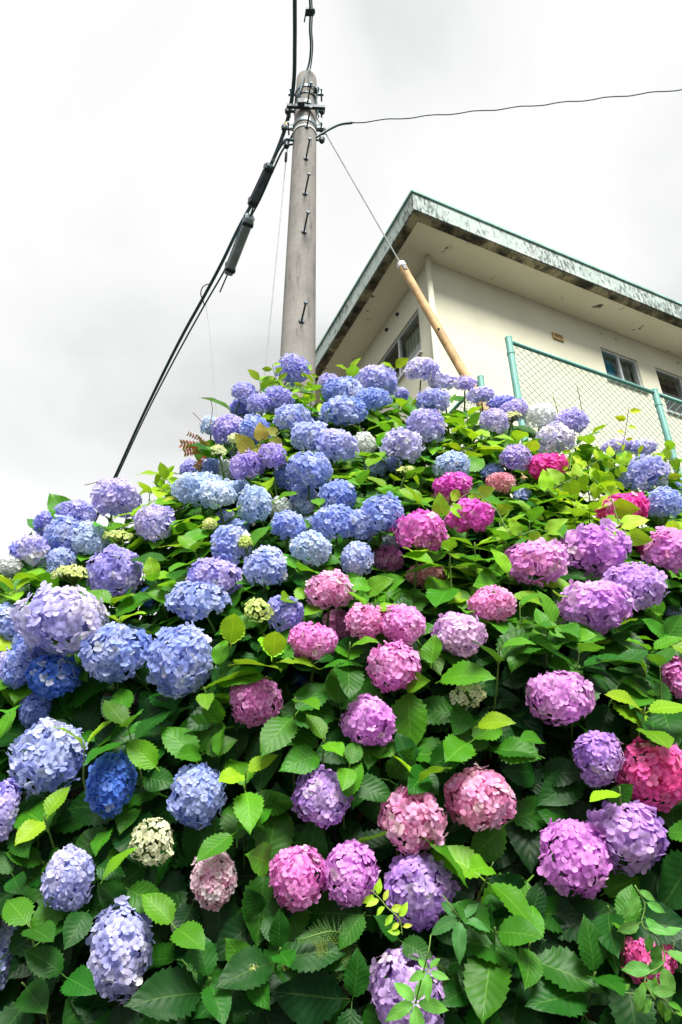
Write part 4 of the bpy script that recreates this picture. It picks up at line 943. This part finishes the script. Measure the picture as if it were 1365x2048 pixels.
creeper('green five-leaved creeper draped over the lowest purple head', [at_D(862, 1870, D1 + .05), at_D(858, 1900, D1), at_D(848, 1940, D1), at_D(832, 2004, D1)], [(832, 2006, D1, .085), (858, 1942, D1, .05)], (.10, .30, .045))
creeper('dark five-leaved creeper beside the low purple heads', [at_D(885, 1790, D2 + .04), at_D(905, 1815, D2), at_D(920, 1838, D2)], [(920, 1838, D2, .085)], (.045, .16, .04))
vine('green vine with oval leaves hanging over the lowest hot pink head', face_path([(1270, 1770), (1290, 1810), (1285, 1850), (1320, 1880), (1330, 1920), (1290, 1960), (1310, 2000)], .13), OVAL, .055, (.09, .27, .05), 2)
vine('small-leaved vine trailing through the dark gap at the bank foot', face_path([(1240, 1985), (1290, 1990), (1330, 2000), (1350, 2030)], .05), OVAL, .035, GRN, 2)
# bare tendrils against the sky
for lab, pix, D in (('thin bare curling tendril above the pale blue head', [(420, 850), (425, 815), (420, 798), (404, 795)], 3.3), ('short bare tendril leaning out from the crest', [(405, 845), (393, 832), (386, 825)], 3.3),
                    ('bare forked tendril beside the top periwinkle head', [(518, 785), (527, 765), (535, 757), (543, 755)], 3.55), ('wispy bare tendril where the cables vanish', [(215, 975), (195, 965), (180, 968), (170, 970)], 2.95)):
    p = catmull([at_D(x, y, D) for x, y in pix], 6); mb = MB(); mb.tube(p, .0016, 5); tag(mb.build('tendril', M['redtwig'], None, smooth=True, origin=p[0]), lab, 'tendril')
# reddish pinnate sprig at the crest
sp = thing('pinnate_sprig', 'rusty orange sprig of small paired leaflets on the crest', 'sprig', at_D(425, 905, 3.2))
for (a, b, L) in (((425, 905), (365, 888), .024), ((425, 905), (372, 905), .022), ((428, 905), (395, 935), .022), ((425, 900), (378, 868), .014)):
    p0, p1 = at_D(*a, 3.2), at_D(*b, 3.15); pts = catmull([p0, (p0 + p1) / 2 + UZ * .012, p1], 5); mb = MB(); mb.tube(pts, .0014, 4); fr_ = mb.build('frond_stalk', M['redtwig'], sp, smooth=True, origin=p0)
    for i in range(2, len(pts), 1):
        tg = unit(pts[i] - pts[i - 1]); fw = unit(EYE - pts[i]); sd = np.cross(tg, fw)
        for s in (-1, 1): put_leaf(fr_, SLIM[RNG.integers(3)], pts[i], sd * s + tg * .5, fw + RNG.normal(0, .3, 3), L, np.clip(np.array([.30, .12, .04]) * RNG.normal(1, .2, 3), 0, 1))
# ferns in the dark gap
def fern(px, py, D, fronds, label):
    base = at_D(px, py, D); t = thing('fern', label, 'fern', base)
    for (dx, dy, L, col) in fronds:
        tip = at_D(px + dx, py + dy, D - .10); pts = catmull([base, (base + tip) / 2 + np.array([0, -.05, .03]), tip], 11); V, Lp, T, C, U = [], [], [], [], []
        items = []; fw = unit(unit(EYE - base) + UZ * .5 + RNG.normal(0, .25, 3))
        for i in range(2, len(pts)):
            tg = unit(pts[i] - pts[i - 1]); sd = unit(np.cross(tg, fw)); w = L * (1 - (i / len(pts)) ** 1.6) * RNG.uniform(.85, 1.1) + .004
            for s in (-1, 1):
                n_ = 8; pd = unit(sd * s + tg * .45 + RNG.normal(0, .06, 3))
                for j in range(n_):
                    q = pts[i] + pd * w * (j + .4) / n_; lw = .0062 * (1 - .8 * j / n_)
                    for s2 in (-1, 1):
                        dd = unit(tg * s2 * .9 + pd * .6); e_ = unit(np.cross(dd, fw)) * lw * .3
                        items.append((np.array([q, q + dd * lw * .5 + e_, q + dd * lw, q + dd * lw * .5 - e_]) - base, np.array([0, 1, 2, 3]), np.array([4]), np.repeat(np.array([col]) * RNG.normal(1, .12), 4, 0), np.array([[.5, 0], [1, .5], [.5, 1], [0, .5]])))
        me = join_parts('frond', items, M['fern'], uv=True); o = bpy.data.objects.new('frond', me); COL.objects.link(o); o.parent = t
        mb = MB(); mb.tube(pts, .0016, 4); mb.build('frond_stalk', M['stem'], t, smooth=True, origin=base)
DF = face_hit(650, 1930)
fern(720, 1900, DF + .12, [(-150, 35, .05, (.16, .24, .04)), (-175, 95, .045, (.20, .26, .04)), (-60, 75, .05, (.06, .15, .03)), (-120, -20, .05, (.05, .13, .03))], 'yellow-tipped fern in the dark gap under the pink heads')
fern(900, 1960, DF + .10, [(-60, 0, .04, (.06, .15, .03)), (-50, 70, .045, (.09, .2, .03)), (10, 60, .05, (.05, .13, .03))], 'green fern tucked beside the lowest purple head')
fern(650, 2020, DF + .22, [(-70, -40, .05, (.03, .028, .02)), (-80, 20, .05, (.03, .028, .02)), (60, -40, .05, (.035, .03, .02)), (20, 40, .05, (.03, .025, .02))], 'withered brown fern at the foot of the bank')
fern(1345, 1860, face_hit(1345, 1860) + .1, [(-10, 90, .04, (.03, .08, .04)), (15, 80, .04, (.03, .08, .04))], 'dark hanging fern beside the lowest hot pink head')
# leafy shrub behind the fence
pb = FA + d1 * 2.05 + d2 * .6; pb = np.array([pb[0], pb[1], ground_at(pb)])
bush = thing('garden_shrub', 'red and green leafy garden shrub growing behind the mesh fence', 'shrub', pb)
for k in range(7):
    tip = pb + np.array([RNG.uniform(-.35, .55), RNG.uniform(-.2, .3), RNG.uniform(1.35, 2.05)]); mb = MB(); pts = catmull([pb, (pb + tip) / 2 + RNG.normal(0, .06, 3), tip], 8); mb.tube(pts, np.linspace(.012, .003, len(pts)), 6); mb.build('branch', M['twig'], bush, smooth=True, origin=pb)
    for i in range(4, len(pts)):
        for _ in range(7):
            d = RNG.normal(0, 1, 3); col = (.10, .24, .04) if RNG.random() < .55 else ((.26, .33, .05) if RNG.random() < .5 else (.36, .10, .04))
            put_leaf(bush, OVAL[RNG.integers(4)], pts[i] + RNG.normal(0, .05, 3), d, -d1 * .2 - d2 + RNG.normal(0, .6, 3), RNG.uniform(.05, .09), np.clip(np.array(col) * RNG.normal(1, .2), 0, .6))
for x, y0, y1, D in ((1112, 790, 860, 4.3), (1160, 770, 870, 4.3)):
    b_ = at_D(x, y1, D); t_ = at_D(x - 6, y0, D); mb = MB(); mb.tube(catmull([b_ - UZ * .5, b_, (b_ + t_) / 2 + np.array([.02, 0, 0]), t_], 5), .0025, 5)
    tag(mb.build('grass_stalk', M['stem'], None, smooth=True, origin=b_), 'shorter slender grass stalk before the wire mesh' if x < 1150 else 'taller slender grass stalk before the wire mesh', 'grass stalk', 'dry stalks before the wire mesh')
